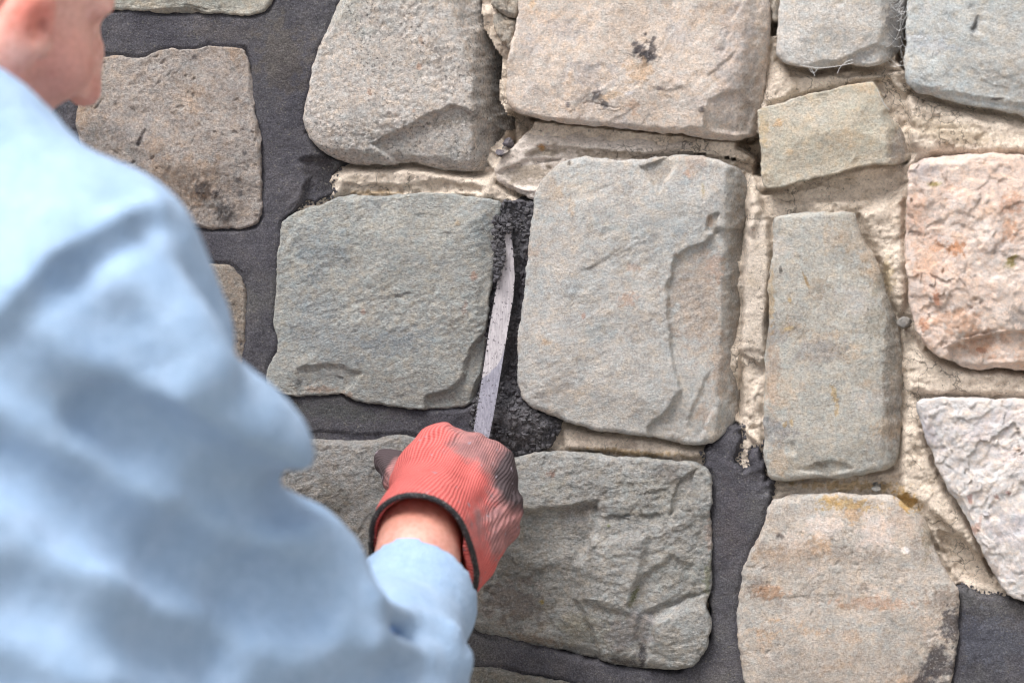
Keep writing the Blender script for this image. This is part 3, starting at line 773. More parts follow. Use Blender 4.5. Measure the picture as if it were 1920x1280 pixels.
# the bed of old mortar left standing above the large stone
build_stone([(921, 318), (940, 292), (965, 268), (988, 238), (1030, 234), (1110, 244), (1200, 252), (1290, 262), (1380, 274), (1412, 290), (1416, 308), (1402, 322), (1370, 322), (1330, 312), (1260, 318), (1180, 322), (1110, 316), (1070, 320), (1040, 345), (1012, 378), (985, 372), (955, 358), (925, 340)],
            (S(238, 226, 208), S(244, 234, 218), S(220, 206, 186)), M_OLD, -.006, .009, .0028, .0016, seed=161, NR=90, N=420, name='mortar_bed', aniso=-6,
            feats=[('flake', [(985, 292), (1010, 272), (1060, 276), (1130, 282), (1230, 290), (1200, 300), (1100, 300), (1060, 300), (1000, 308)], .005, .003),
                   ('flake', [(930, 325), (985, 298), (1050, 300), (1020, 345), (1000, 355), (960, 348)], .004, .003), ('crack', [(940, 345), (970, 360), (1000, 362)], .003, .002),
                   ('flake', [(1330, 296), (1420, 300), (1420, 330), (1340, 326)], .003, .003), ('facet', (985, 262), (1420, 292), (1200, 200), .9)],
            stains=[(1011, 277, 8, 8, 0, S(222, 160, 60), .9, .5), (990, 325, 50, 20, 12, S(176, 160, 132), .7, .8), (1140, 290, 90, 10, -4, S(170, 150, 118), .6, .9), (1025, 285, 40, 9, 0, S(164, 148, 116), .6, .8)],
            label='cream ledge of old mortar above the large grey stone')
# pebbles caught in the joints
for px, py, r, c, sd in ((1694, 604, 14, S(160, 158, 150), 163), (936, 286, 9, S(120, 116, 122), 165), (944, 282, 9, S(176, 168, 156), 167), (947, 270, 7, S(120, 116, 122), 169), (1643, 918, 10, S(160, 160, 152), 171)):
    a = np.linspace(0, 2 * math.pi, 9)[:-1]
    build_stone([(px + math.cos(t) * r, py + math.sin(t) * r * .75) for t in a], (c, c * 1.1, c * .9), 'rough', -.003, .0045, .002, seed=sd, NR=14, N=40, name='pebble', back=.02)

# plain stones that carry the wall on beyond the traced part
rng = random.Random(5)
def fill(x0, x1, y0, y1, cols, rows):
    for r in range(rows):
        ya = y0 + (y1 - y0) * r / rows; yb = y0 + (y1 - y0) * (r + 1) / rows
        cuts = [x0] + sorted(x0 + (x1 - x0) * (k + rng.uniform(-.22, .22)) / cols for k in range(1, cols)) + [x1]
        for xa, xb in zip(cuts[:-1], cuts[1:]):
            gsp = 22
            j = lambda: rng.uniform(-16, 16)
            pts = [(xa + gsp + j(), ya + gsp + 8 + j()), ((xa + xb) / 2 + j(), ya + gsp + j()), (xb - gsp + j(), ya + gsp + 8 + j()), (xb - gsp + j(), (ya + yb) / 2 + j()),
                   (xb - gsp + j(), yb - gsp + j()), ((xa + xb) / 2 + j(), yb - gsp + j()), (xa + gsp + j(), yb - gsp + j()), (xa + gsp + j(), (ya + yb) / 2 + j())]
            b = rng.choice([(150, 146, 134), (180, 168, 148), (140, 142, 136), (196, 184, 168), (166, 150, 132)])
            far = y0 > 1600 or y0 < -500
            build_stone(pts, (S(*b), S(*b, 1.15), S(*b, .85)), rng.choice(['fine', 'rough', 'slate']), rng.uniform(0, .008), .008, .003, .001, seed=rng.randrange(9999),
                        res=.009 if far else .0045, terr=.0008)


fill(-1000, 110, -420, 70, 3, 1)
fill(-1000, 100, 70, 460, 4, 1)
fill(-1000, 290, 470, 800, 3, 1)
fill(-1000, 470, 810, 1150, 4, 1)
fill(-1000, 800, 1170, 1560, 5, 1)
fill(800, 2050, 1440, 1780, 4, 1)
fill(-1000, 800, 1560, 1900, 5, 1)
fill(2070, 2950, -420, 1440, 3, 5)
fill(110, 2070, -420, -125, 6, 1)
fill(2050, 2950, 1440, 1780, 3, 1)
fill(800, 2950, 1780, 2120, 6, 1)
fill(-1000, 800, 1900, 2240, 5, 1)
fill(-1000, 2950, 2250, 3300, 10, 3)
fill(-1000, 2950, -820, -430, 10, 1)

# ------------------------------------------------------------------ mortar: one relief for the old bed, one for the fresh pointing
pa = uv(-60, -60); pb = uv(1980, 1340)
U0, U1, V1, V0 = pa[0], pb[0], pa[1], pb[1]
hm = .00135
us = np.concatenate((np.arange(-.99, U0, .012), np.arange(U0, U1, hm), np.arange(U1 + .004, .99, .012)))
vs = np.concatenate((np.arange(0.0, V0 - .004, .015), np.arange(V0, V1, hm), np.arange(V1 + .004, 2.15, .012)))
nu, nv = len(us), len(vs)
GU, GV = np.meshgrid(us, vs)          # rows v, cols u
GP = np.stack((GU.ravel(), GV.ravel()), 1)
cover = np.full(len(GP), 1.0)          # signed distance to the nearest stone (negative under it)
for poly in STONES:
    lo = poly.min(0) - .012; hi = poly.max(0) + .012
    iu = np.where((us >= lo[0]) & (us <= hi[0]))[0]; iv = np.where((vs >= lo[1]) & (vs <= hi[1]))[0]
    if len(iu) == 0 or len(iv) == 0:
        continue
    idx = (iv[:, None] * nu + iu[None]).ravel()
    cover[idx] = np.minimum(cover[idx], poly_sd(GP[idx], poly))


def relief(name, h, keep, mat, tint, label=None):
    V = np.stack((GP[:, 0], -h, GP[:, 1]), 1)
    q = grid_quads(nv, nu)
    k = keep[q].all(1)
    q = q[k]
    used = np.zeros(len(V), bool); used[q.ravel()] = True
    remap = np.cumsum(used) - 1
    o = mesh_obj(name, V[used], remap[q], mat, wall, loc=np.array((0, .03, 1.35)), tint=tint[used])
    if label:
        o['label'] = label
    return o


X, Y = GP[:, 0], GP[:, 1]
cg = np.clip(cover, -.012, .012).reshape(nv, nu)
dcv = np.gradient(cg, axis=0) / np.gradient(vs)[:, None]
dcu = np.gradient(cg, axis=1) / np.gradient(us)[None, :]
above = (sstep(.25, .85, -dcv) + .45 * sstep(.4, .9, dcu) * (dcv > -.3)).ravel()      # under a stone, or along its right side
fr = (GU.ravel() > U0 - .1) & (GU.ravel() < U1 + .1) & (GV.ravel() > V0 - .1) & (GV.ravel() < V1 + .1)
h = -.0135 + .0065 * fbm(X * 17, Y * 17, 301, 4) + .0022 * (.4 + 1.2 * sstep(-.2, .4, fbm(X * 14, Y * 14, 302, 2))) * fbm(X * 70, Y * 70, 303, 4, .6) + .0016 * fbm(X * 260, Y * 260, 305, 3, .65) * .8
d1, d2, cv, ox, oy = cells(X * 55 + fbm(X * 80, Y * 80, 9, 2) * .6, Y * 80, 307)
h += sstep(-.1, .5, fbm(X * 16, Y * 16, 309, 2)) * (.0035 * (cv - .5)) + .0022 * (ox * (cv * 7 % 1 - .5) + oy * (cv * 13 % 1 - .5))
h -= .004 * sstep(.005, .0, cover) * np.clip(.4 + 1.6 * fbm(X * 25, Y * 25, 310, 3), 0, 1.4)
h -= .011 * above * sstep(.0065, .0005, cover) * np.clip(.75 + 1.3 * fbm(X * 22, Y * 22, 318, 3), .15, 1.4)
f_ = fbm(X * 26, Y * 40, 312, 4, .55) * 2.6
h += .0011 * (np.floor(f_) + sstep(.0, .16, f_ - np.floor(f_)))
h -= .0022 * sstep(.28, .55, gnoise(X * 130, Y * 130, 313)) * sstep(.0, .4, gnoise(X * 24, Y * 24, 314))          # the old mortar has shrunk away from the stones
old_feats = [
    ('flake', [(1380, 252), (1430, 250), (1432, 285), (1424, 330), (1408, 330), (1412, 296), (1380, 276)], .034, .002),
    ('flake', [(948, 205), (1000, 222), (986, 242), (955, 276), (940, 285)], .034, .002),
    ('flake', [(1680, -20), (1712, -20), (1704, 100), (1696, 130), (1680, 112)], .030, .002),
    ('flake', [(1436, 36), (1466, 40), (1458, 62), (1446, 66)], .026, .002),
    ('flake', [(1842, 1050), (1868, 1060), (1884, 1092), (1862, 1086)], .018, .003),
    ('ledge', [(1396, 330), (1416, 330), (1426, 400), (1410, 440), (1398, 420)], .005, .003),
    ('flake', [(1640, 150), (1668, 190), (1690, 240), (1714, 240), (1700, 180), (1660, 140)], .008, .003),
    ('ledge', [(640, 322), (760, 318), (900, 332), (920, 345), (930, 372), (640, 366), (618, 372), (616, 330)], .008, .004),       # bed above the left stone
    ('flake', [(640, 345), (730, 348), (830, 340), (900, 352), (900, 362), (640, 362)], .004, .003),
    ('ledge', [(1402, 350), (1425, 370), (1440, 420), (1446, 520), (1436, 600), (1430, 760), (1430, 860), (1388, 790), (1390, 640), (1398, 480)], .007, .003),   # smooth strip
    ('flake', [(1385, 660), (1430, 690), (1430, 830), (1380, 790)], .006, .004),
    ('crack', [(1408, 780), (1414, 740), (1428, 715)], -.006, .004),
    ('ledge', [(1470, 130), (1600, 130), (1640, 132), (1660, 145), (1560, 160), (1430, 196), (1440, 150)], .004, .003),
    ('flake', [(1470, 118), (1620, 122), (1690, 128), (1650, 140), (1560, 142), (1480, 142)], .009, .003),
    ('ledge', [(1700, 190), (1800, 215), (1930, 240), (1930, 285), (1740, 290), (1712, 270)], .008, .005),
    ('flake', [(1436, 362), (1560, 335), (1690, 315), (1700, 345), (1650, 372), (1560, 378), (1460, 380)], .007, .006),
    ('ledge', [(1612, 400), (1690, 372), (1695, 470), (1700, 560), (1690, 590), (1672, 560), (1650, 480)], .008, .004),
    ('ledge', [(1716, 650), (1780, 690), (1930, 705), (1930, 742), (1740, 740), (1712, 730)], .008, .004),
    ('flake', [(1440, 905), (1560, 905), (1690, 895), (1690, 915), (1560, 920), (1440, 925)], .004, .003),
    ('ledge', [(1690, 800), (1725, 810), (1760, 900), (1830, 1010), (1838, 1050), (1800, 1010), (1740, 950), (1690, 930)], .009, .004),
    ('flake', [(1760, 1000), (1800, 1010), (1850, 1060), (1880, 1110), (1800, 1090), (1770, 1050)], .008, .004),
    ('ledge', [(1045, 800), (1130, 820), (1240, 832), (1330, 850), (1330, 862), (1180, 854), (1060, 842)], .006, .003),
]
hf = h[fr]
ms = sstep(.003, -.003, poly_sd(GP[fr], PX([(1396, 420), (1436, 420), (1442, 520), (1434, 600), (1430, 660), (1388, 655), (1392, 520)]))) * .75
hf = hf * (1 - ms) + ms * (-.0105 + .0012 * fbm(GP[fr][:, 0] * 40, GP[fr][:, 1] * 40, 319, 3))
h[fr] = apply_steps(hf, GP[fr], old_feats, 311)
tint = np.tile(S(246, 234, 212), (len(GP), 1))
m = sstep(-.2, .45, fbm(X * 30, Y * 30, 315, 5, .6))[:, None]
tint = tint * (1 - m * .6) + S(237, 224, 202)[None] * m * .6
m = sstep(.05, .5, fbm(X * 45 + 3, Y * 60, 317, 5, .65))[:, None]
tint = tint * (1 - m * .6) + S(206, 193, 174)[None] * m * .6
tf = tint[fr].copy()
apply_stains_and_shade(tf, GP[fr], [(700, 362, 60, 7, 0, S(196, 160, 90), .45, 1.0), (1600, 915, 110, 10, 0, YEL, .5, 1.1), (1700, 940, 30, 18, -30, YEL, .75, .9), (1180, 850, 100, 7, -3, YEL, .5, 1.1), (1412, 432, 4, 4, 0, S(160, 100, 50), .8, .5),
                        (1415, 560, 30, 200, 0, S(220, 212, 196), .6, .6), (1665, 520, 12, 40, 0, S(206, 180, 110), .4, 1.0), (660, 340, 30, 12, 0, S(206, 196, 172), .5, .8), (1790, 250, 90, 24, -10, S(206, 190, 158), .5, .8), (1680, 400, 60, 60, 0, S(214, 202, 182), .5, .8)], 321)
tint[fr] = tf
sdR0 = poly_sd(GP, PX([(930, 390), (985, 386), (1003, 386), (1012, 500), (992, 600), (980, 700), (1000, 762), (1040, 790), (1020, 835), (1000, 850), (880, 864), (880, 780), (896, 700), (905, 600), (912, 520), (926, 450)]))
h = np.where(sdR0 < 0, np.minimum(h, -.030), h)
relief('old_mortar', h, cover > -.010, M_OLD, tint, 'cream old mortar in the joints not yet pointed')
old_h = h

F_SMOOTH = [
    [(-2600, -2000), (650, -2000), (640, 0), (615, 90), (596, 200), (606, 285), (640, 300), (632, 318), (622, 340), (626, 358), (610, 372), (588, 386), (572, 380), (552, 398), (530, 424), (560, 600), (560, 715), (700, 730), (850, 740), (905, 740),
     (905, 850), (900, 1000), (900, 1180), (1100, 1235), (1260, 1262), (1325, 1200), (1320, 850), (1336, 826), (1345, 802), (1372, 798), (1390, 800), (1388, 830), (1384, 870), (1392, 885),
     (1402, 876), (1404, 846), (1430, 832), (1438, 900), (1450, 905), (1446, 935), (1452, 960), (1410, 1100), (1420, 1500), (1500, 3500), (-2600, 3500)],
    [(1700, 1340), (1745, 1236), (1775, 1180), (1788, 1112), (1806, 1098), (1832, 1114), (1868, 1118), (1905, 1124), (2000, 1140), (3000, 1150), (3000, 3500), (1500, 3500), (1600, 1420)],
]
F_ROUGH = [[(930, 384), (950, 374), (985, 380), (1003, 374), (1012, 500), (992, 600), (980, 700), (1000, 762), (1050, 786), (1050, 806), (1030, 840), (1000, 856), (960, 862), (880, 870), (880, 780), (896, 700), (905, 600), (912, 520), (926, 450)]]
wx = fbm(X * 60, Y * 60, 331, 4, .6) * .005; wy = fbm(X * 60, Y * 60, 333, 4, .6) * .005
Q = GP + np.stack((wx, wy), 1)
cand = np.ones(len(GP), bool)
sdS = np.full(len(GP), 1.0)
for p in F_SMOOTH:
    sdS = np.minimum(sdS, poly_sd(Q, PX(p)))
sdR = poly_sd(Q, PX(F_ROUGH[0]))
hs_ = -.0035 + .0022 * fbm(X * 9, Y * 9, 341, 3) + .0009 * fbm(X * 45, Y * 45, 343, 4, .55) + .0005 * fbm(X * 260, Y * 260, 345, 3, .6)
hs_ += .0006 * sstep(.15, .6, fbm(X * 30, Y * 30, 347, 3, ridged=True))            # trowel drag marks
hs_ -= (.0016 + .0045 * above * np.clip(.4 + 1.5 * fbm(X * 18, Y * 18, 348, 3), 0, 1.3)) * sstep(.0035, .0, cover)
fx = [('crack', [(1398, 800), (1396, 850), (1392, 880)], .009, .0028), ('crack', [(1436, 880), (1444, 930)], .006, .003), ('crack', [(590, 300), (560, 380), (528, 402)], .003, .0025),
      ('flake', [(560, 300), (640, 290), (640, 380), (560, 385), (575, 340)], .006, .006), ('crack', [(1846, 1150), (1838, 1230), (1828, 1290)], .0012, .0015), ('crack', [(925, 1245), (980, 1262), (1060, 1280)], .003, .002)]
hs_[fr] = apply_steps(hs_[fr], GP[fr], fx, 351)
hs_ -= .016 * sstep(-.003, .0015, sdS)
d1, d2, cv, ox, oy = cells(X * 190 + fbm(X * 160, Y * 160, 353, 3) * 1.6, Y * 190 + fbm(X * 160, Y * 160, 354, 3) * 1.6, 355)
clod = sstep(-.15, .4, fbm(X * 40, Y * 40, 356, 3))          # crumbly here, pressed smooth there
hr_ = -.0085 + .006 * fbm(X * 26, Y * 26, 357, 3) + clod * (.0042 * fbm(X * 95, Y * 95, 359, 4, .68) + .0022 * (1 - d1 * 1.5) * (.3 + cv)) + .0008 * fbm(X * 300, Y * 300, 360, 2)
pile = PX([(975, 790)])[0]
hr_ += .011 * np.exp(-(((X - pile[0]) / .034) ** 2 + ((Y - pile[1]) / .020) ** 2))
trough = line_dist(GP, PX([(975, 500), (962, 600), (950, 690), (940, 740)]))
hr_ -= .006 * np.exp(-(trough / .006) ** 2)
hr_ -= .016 * sstep(-.002, .0015, sdR)
h_rough_low = sdR < .001
hn = np.where(sdS < .0015, np.where(sdR < .0015, np.maximum(hs_, hr_), hs_), hr_)
base = S(84, 84, 88)
tn = np.tile(base, (len(GP), 1))
m = sstep(-.1, .5, fbm(X * 12, Y * 12, 361, 5, .6))[:, None]
tn = tn * (1 - m * .65) + S(94, 95, 92)[None] * m * .65
m = sstep(.1, .5, fbm(X * 24 + 7, Y * 24, 363, 4, .6))[:, None]
tn = tn * (1 - m * .5) + S(75, 76, 81)[None] * m * .5
wet = ((sdR < .002) & (hr_ >= hs_))[:, None]
tn = np.where(wet, S(90, 90, 92)[None] * (.85 + .3 * cv[:, None]), tn)
tfr = tn[fr].copy()
apply_stains_and_shade(tfr, GP[fr], [(530, 110, 60, 80, 0, S(98, 93, 84), .5, .9), (420, 60, 80, 20, 0, S(92, 88, 84), .4, .9), (640, 775, 120, 16, -5, S(84, 88, 84), .5, .8), (1860, 1200, 80, 60, 0, S(86, 90, 98), .6, .7), (600, 330, 34, 46, 0, S(58, 57, 60), .8, .7), (1370, 990, 30, 120, 0, S(84, 80, 82), .4, .8)], 371)
tn[fr] = tfr
keep = ((sdS < .0035) | (sdR < .0035)) & (cover > -.011)
relief('fresh_mortar', hn, keep, M_NEW, tn, 'dark grey fresh mortar filling the finished joints')


def ico(c, r, rg):
    t = (1 + 5 ** .5) / 2
    v = np.array([(-1, t, 0), (1, t, 0), (-1, -t, 0), (1, -t, 0), (0, -1, t), (0, 1, t), (0, -1, -t), (0, 1, -t), (t, 0, -1), (t, 0, 1), (-t, 0, -1), (-t, 0, 1)], float) / 1.9
    f = [(0, 11, 5), (0, 5, 1), (0, 1, 7), (0, 7, 10), (0, 10, 11), (1, 5, 9), (5, 11, 4), (11, 10, 2), (10, 7, 6), (7, 1, 8), (3, 9, 4), (3, 4, 2), (3, 2, 6), (3, 6, 8), (3, 8, 9), (4, 9, 5), (2, 4, 11), (6, 2, 10), (8, 6, 7), (9, 8, 1)]
    v = v * (r * rg.uniform(.55, 1.45, (12, 1))) * rg.uniform(.6, 1.35, (1, 3)) + c
    return v, np.array(f)


# crumbs of wet mortar round the blade
rg = np.random.default_rng(4)
VV, FF, n = [], [], 0
def crumb(p, r):
    global n
    v, f = ico(p, r, rg); VV.append(v); FF.append(f + n); n += 12
pr = PX(F_ROUGH[0])
tree_idx = np.where((sdR < -.0005) & (cover > -.002))[0]
for i in rg.choice(tree_idx, 1900):
    crumb(np.array((X[i], -hn[i] - .0003, Y[i])), (.0004 + .0027 * rg.random() ** 3))
edge_idx = np.where((np.abs(sdS) < .0015) & (cover > -.002) & fr)[0]
for i in rg.choice(edge_idx, 500):
    crumb(np.array((X[i], -max(hn[i], old_h[i]) - .0002, Y[i])), rg.uniform(.0004, .0014))
o = mesh_obj('mortar_crumbs', np.vstack(VV), None, M_NEW, wall, tris=np.vstack(FF), loc=np.array((0, .03, 1.35)), tint=np.tile(S(90, 90, 92), (n, 1)), smooth=False)
o['kind'] = 'stuff'


# ------------------------------------------------------------------ solid modelling for the man and his clothes
class Vox:
    def __init__(self, lo, hi, h):
        self.lo = np.asarray(lo, float); self.h = h
        self.n = np.ceil((np.asarray(hi) - self.lo) / h).astype(int) + 1
        self.F = np.full(self.n, .06, np.float32)

    def win(self, lo, hi):
        a = np.clip(np.floor((np.asarray(lo) - self.lo) / self.h).astype(int), 0, self.n)
        b = np.clip(np.ceil((np.asarray(hi) - self.lo) / self.h).astype(int) + 1, 0, self.n)
        ax = [(np.arange(a[i], b[i]) * self.h + self.lo[i]).astype(np.float32) for i in range(3)]
        return tuple(slice(a[i], b[i]) for i in range(3)), ax[0][:, None, None], ax[1][None, :, None], ax[2][None, None, :]

    def put(self, sl, d, k, op):
        f = self.F[sl]
        if op == 'u':
            hh = np.maximum(k - np.abs(f - d), 0) / k if k > 0 else 0
            self.F[sl] = np.minimum(f, d) - hh * hh * k * .25
        else:
            d = -d
            hh = np.maximum(k - np.abs(f - d), 0) / k if k > 0 else 0
            self.F[sl] = np.maximum(f, d) + hh * hh * k * .25

    def rc(self, a, b, ra, rb, k=.02, op='u'):
        a = np.asarray(a, float); b = np.asarray(b, float)
        m = max(ra, rb) + k + .04
        sl, X, Y, Z = self.win(np.minimum(a, b) - m, np.maximum(a, b) + m)
        ba = b - a; L = max(ba @ ba, 1e-12)
        t = np.clip(((X - a[0]) * ba[0] + (Y - a[1]) * ba[1] + (Z - a[2]) * ba[2]) / L, 0, 1)
        d = np.sqrt((X - a[0] - ba[0] * t) ** 2 + (Y - a[1] - ba[1] * t) ** 2 + (Z - a[2] - ba[2] * t) ** 2) - (ra + (rb - ra) * t)
        self.put(sl, d, k, op)

    def chain(self, pts, rs, k=.02, op='u'):
        for i in range(len(pts) - 1):
            self.rc(pts[i], pts[i + 1], rs[i], rs[i + 1], k, op)

    def ell(self, c, axes, rad, k=.02, op='u'):
        m = max(rad) + k + .04
        sl, X, Y, Z = self.win(np.asarray(c) - m, np.asarray(c) + m)
        q = [((X - c[0]) * ax[0] + (Y - c[1]) * ax[1] + (Z - c[2]) * ax[2]) for ax in axes]
        k0 = np.sqrt(sum((q[i] / rad[i]) ** 2 for i in range(3)))
        k1 = np.sqrt(sum((q[i] / rad[i] ** 2) ** 2 for i in range(3))) + 1e-6
        self.put(sl, k0 * (k0 - 1) / k1, k, op)

    def all(self):
        return self.win(self.lo, self.lo + (self.n - 1) * self.h)

    def cut(self, p, nrm, k=.003):
        """remove everything on the side nrm points to"""
        sl, X, Y, Z = self.all()
        d = (X - p[0]) * nrm[0] + (Y - p[1]) * nrm[1] + (Z - p[2]) * nrm[2]
        f = self.F[sl]
        self.F[sl] = np.maximum(f, d)

    def sample(self, P):
        i = np.clip(np.round((P - self.lo) / self.h).astype(int), 0, self.n - 1)
        return self.F[i[..., 0], i[..., 1], i[..., 2]]

    def hit(self, px, py):
        r = ray(px, py); t = np.arange(.7, 2.3, .002)
        P = CAM + r * t[:, None]
        inside = (P >= self.lo).all(1) & (P <= self.lo + (self.n - 1) * self.h).all(1)
        f = np.where(inside, self.sample(P), 1)
        w = np.where(f < 0)[0]
        return P[w[0]] if len(w) else None

    def mesh(self):
        F = self.F; nx, ny, nz = F.shape
        s = F < 0
        c = [s[i:nx - 1 + i, j:ny - 1 + j, k:nz - 1 + k] for i in (0, 1) for j in (0, 1) for k in (0, 1)]
        anyi = c[0].copy(); alli = c[0].copy()
        for x in c[1:]:
            anyi |= x; alli &= x
        act = anyi & ~alli
        I = np.argwhere(act)
        vid = np.full(act.shape, -1, np.int64); vid[act] = np.arange(len(I))
        offs = np.array([(i, j, k) for i in (0, 1) for j in (0, 1) for k in (0, 1)])
        val = np.stack([F[I[:, 0] + o[0], I[:, 1] + o[1], I[:, 2] + o[2]] for o in offs], 1).astype(float)
        acc = np.zeros((len(I), 3)); cnt = np.zeros(len(I))
        for a in range(8):
            for b in range(a + 1, 8):
                if np.abs(offs[a] - offs[b]).sum() != 1:
                    continue
                fa, fb = val[:, a], val[:, b]
                m = (fa < 0) != (fb < 0)
                t = np.where(m, fa / np.where(m, fa - fb, 1), 0)
                acc += np.where(m[:, None], offs[a] + (offs[b] - offs[a]) * t[:, None], 0); cnt += m
        V = (I + acc / cnt[:, None]) * self.h + self.lo
        Q = []
        for ax in range(3):
            e1, e2 = [(1, 2), (2, 0), (0, 1)][ax]
            sl0 = [slice(None)] * 3; sl1 = [slice(None)] * 3
            sl0[ax] = slice(0, -1); sl1[ax] = slice(1, None)
            ed = s[tuple(sl0)] != s[tuple(sl1)]
            E = np.argwhere(ed)
            E = E[(E[:, e1] > 0) & (E[:, e2] > 0) & (E[:, e1] < F.shape[e1] - 1) & (E[:, e2] < F.shape[e2] - 1)]
            st = s[E[:, 0], E[:, 1], E[:, 2]]
            def cell(d1, d2):
                K = E.copy(); K[:, e1] -= d1; K[:, e2] -= d2
                return vid[K[:, 0], K[:, 1], K[:, 2]]
            q = np.stack((cell(1, 1), cell(0, 1), cell(0, 0), cell(1, 0)), 1)
            q[~st] = q[~st][:, ::-1]
            Q.append(q)
        return V, np.vstack(Q)


def nrmz(v):
    v = np.asarray(v, float); return v / np.linalg.norm(v)


# ---- where the man stands (arm and head followed from the photograph, then given their real depth)
SH = at(86, 522, .56); ARM = at(236, 910, .50); EL = at(630, 1440, .42)
CE = at(778, 1122, .208)                       # sleeve end
WR = at(788, 1000, .160)                       # wrist
NB = at(-120, 350, .54)                        # side of the neck
RTH = np.array((RT[0], RT[1], 0))
CH1 = at(-300, 640, .50); CH2 = at(-370, 1500, .60)
SHL = SH + np.array((-.40, .10, -.01))
ELL = SHL + np.array((-.05, .02, -.30)); WRL = ELL + np.array((.10, .19, .06))
HIP = CH2 + np.array((-.02, -.03, -.10))

# head frame: F forward (towards the work), Uh crown, Rr his right
Fh = nrmz(.70 * RT + .62 * FW - .34 * UP)
U0 = .42 * RT + .90 * UP
Uh = nrmz(U0 - (U0 @ Fh) * Fh)
Rr = np.cross(Fh, Uh)
HC = at(-14, -24, .43) - (Fh * -.020 + Rr * .078 + Uh * -.006)


def hd(f, r, u):
    return HC + Fh * f + Rr * r + Uh * u


M_SKIN_T = NT('weathered_skin')
_co = M_SKIN_T.n('ShaderNodeTexCoord').outputs['Object']
_c = M_SKIN_T.attr('tint')
_c = M_SKIN_T.mul(_c, M_SKIN_T.ramp(M_SKIN_T.noise(_co, 40, 4, .6), [(.3, (.90, .80, .78)), (.5, (1, 1, 1)), (.7, (1.08, 1.04, 1.02))]))
_c = M_SKIN_T.mul(_c, M_SKIN_T.ramp(M_SKIN_T.noise(_co, 260, 4, .6), [(.3, (.86, .78, .74)), (.55, (1, 1, 1)), (.7, (1.06, 1.05, 1.04))]))
M_SKIN_T.l(_c, M_SKIN_T.b.inputs['Base Color'])
M_SKIN_T.b.inputs['Roughness'].default_value = .5
M_SKIN_T.b.inputs['Subsurface Weight'].default_value = .25
M_SKIN_T.b.inputs['Subsurface Radius'].default_value = (.012, .004, .002)
M_SKIN_T.b.inputs['Subsurface Scale'].default_value = .6
M_SKIN_T.l(M_SKIN_T.bump(M_SKIN_T.noise(_co, 420, 5, .6), .25, .0012), M_SKIN_T.b.inputs['Normal'])
M_SKIN = M_SKIN_T.m

# ---- body: one continuous figure
pmin = np.array((min(SHL[0], ELL[0]) - .14, -.86, -.02)); pmax = np.array((.06, -.01, HC[2] + .20))
B = Vox(pmin, pmax, .0048)
ax = (Fh, Rr, Uh)
B.ell(hd(-.012, 0, .040), ax, (.098, .074, .088), .02)
B.ell(hd(.030, 0, -.035), ax, (.062, .060, .085), .03)
B.rc(hd(.055, -.02, -.100), hd(.055, .02, -.100), .026, .026, .03)                  # chin
for sgn in (-1, 1):
    B.rc(hd(.015, .050 * sgn, -.070), hd(.050, .030 * sgn, -.098), .022, .020, .03)  # jaw
    B.ell(hd(.058, .042 * sgn, -.030), ax, (.033, .026, .026), .02)               # cheek
    B.rc(hd(.086, .010 * sgn, .022), hd(.070, .050 * sgn, .020), .012, .010, .012)   # brow
    B.ell(hd(.092, .032 * sgn, .002), ax, (.014, .018, .013), .012, 's')          # eye socket
    B.ell(hd(.074, .032 * sgn, .001), ax, (.0125, .0125, .0125), .002)            # eye
    B.ell(hd(.098, .013 * sgn, -.040), ax, (.012, .009, .009), .006)              # nostril wing
    B.ell(hd(.099, .011 * sgn, -.052), ax, (.008, .006, .010), .003, 's')
    B.ell(hd(.008, .088 * sgn, -.022), (nrmz(Fh + .25 * sgn * Rr), nrmz(Rr * sgn - .25 * Fh), Uh), (.020, .010, .036), .003)   # ear
    B.ell(hd(.016, .086 * sgn, -.058), ax, (.012, .008, .014), .004)              # lobe
    B.ell(hd(.016, .099 * sgn, -.014), ax, (.009, .008, .014), .004, 's')
    B.ell(hd(.030, .083 * sgn, -.028), ax, (.006, .006, .010), .004)               # tragus
B.chain([hd(.088, 0, .012), hd(.102, 0, -.012), hd(.113, 0, -.038)], [.009, .010, .0125], .010)
B.rc(hd(.083, -.018, -.072), hd(.083, .018, -.072), .008, .008, .008)               # lips
B.rc(hd(.081, -.014, -.083), hd(.081, .014, -.083), .008, .008, .008)
NK = NB + np.array((-.07, .03, -.01))
B.rc(hd(-.03, 0, -.045), NK, .056, .060, .03)
B.rc(NK, SH, .06, .058, .04); B.rc(NK, SHL, .06, .058, .04)
B.rc(CH1, CH2, .13, .12, .06); B.rc(NK, CH1, .08, .12, .06)
B.rc(CH2, HIP, .12, .13, .05)
B.chain([SH, ARM, EL], [.056, .050, .040], .03)
B.chain([EL, EL * .5 + CE * .5, CE, at(782, 1045, .19), WR], [.040, .040, .030, .0275, .0265], .02)
B.rc(at(786, 994, .162), at(790, 1050, .172), .0270, .0265, .01)
B.chain([SHL, ELL, WRL], [.056, .042, .027], .03)
KN = [HIP + np.array((.11 * s_, .06, -.40)) for s_ in (-1, 1)]
AN = [np.array((KN[i][0] + .02 * (-1, 1)[i], KN[i][1] - .06, .09)) for i in (0, 1)]
for i, s_ in enumerate((-1, 1)):
    B.chain([HIP + np.array((.09 * s_, 0, -.02)), KN[i], AN[i]], [.085, .058, .042], .03)
    B.rc(AN[i] + np.array((0, -.03, -.04)), AN[i] + np.array((0, .14, -.055)), .034, .028, .03)
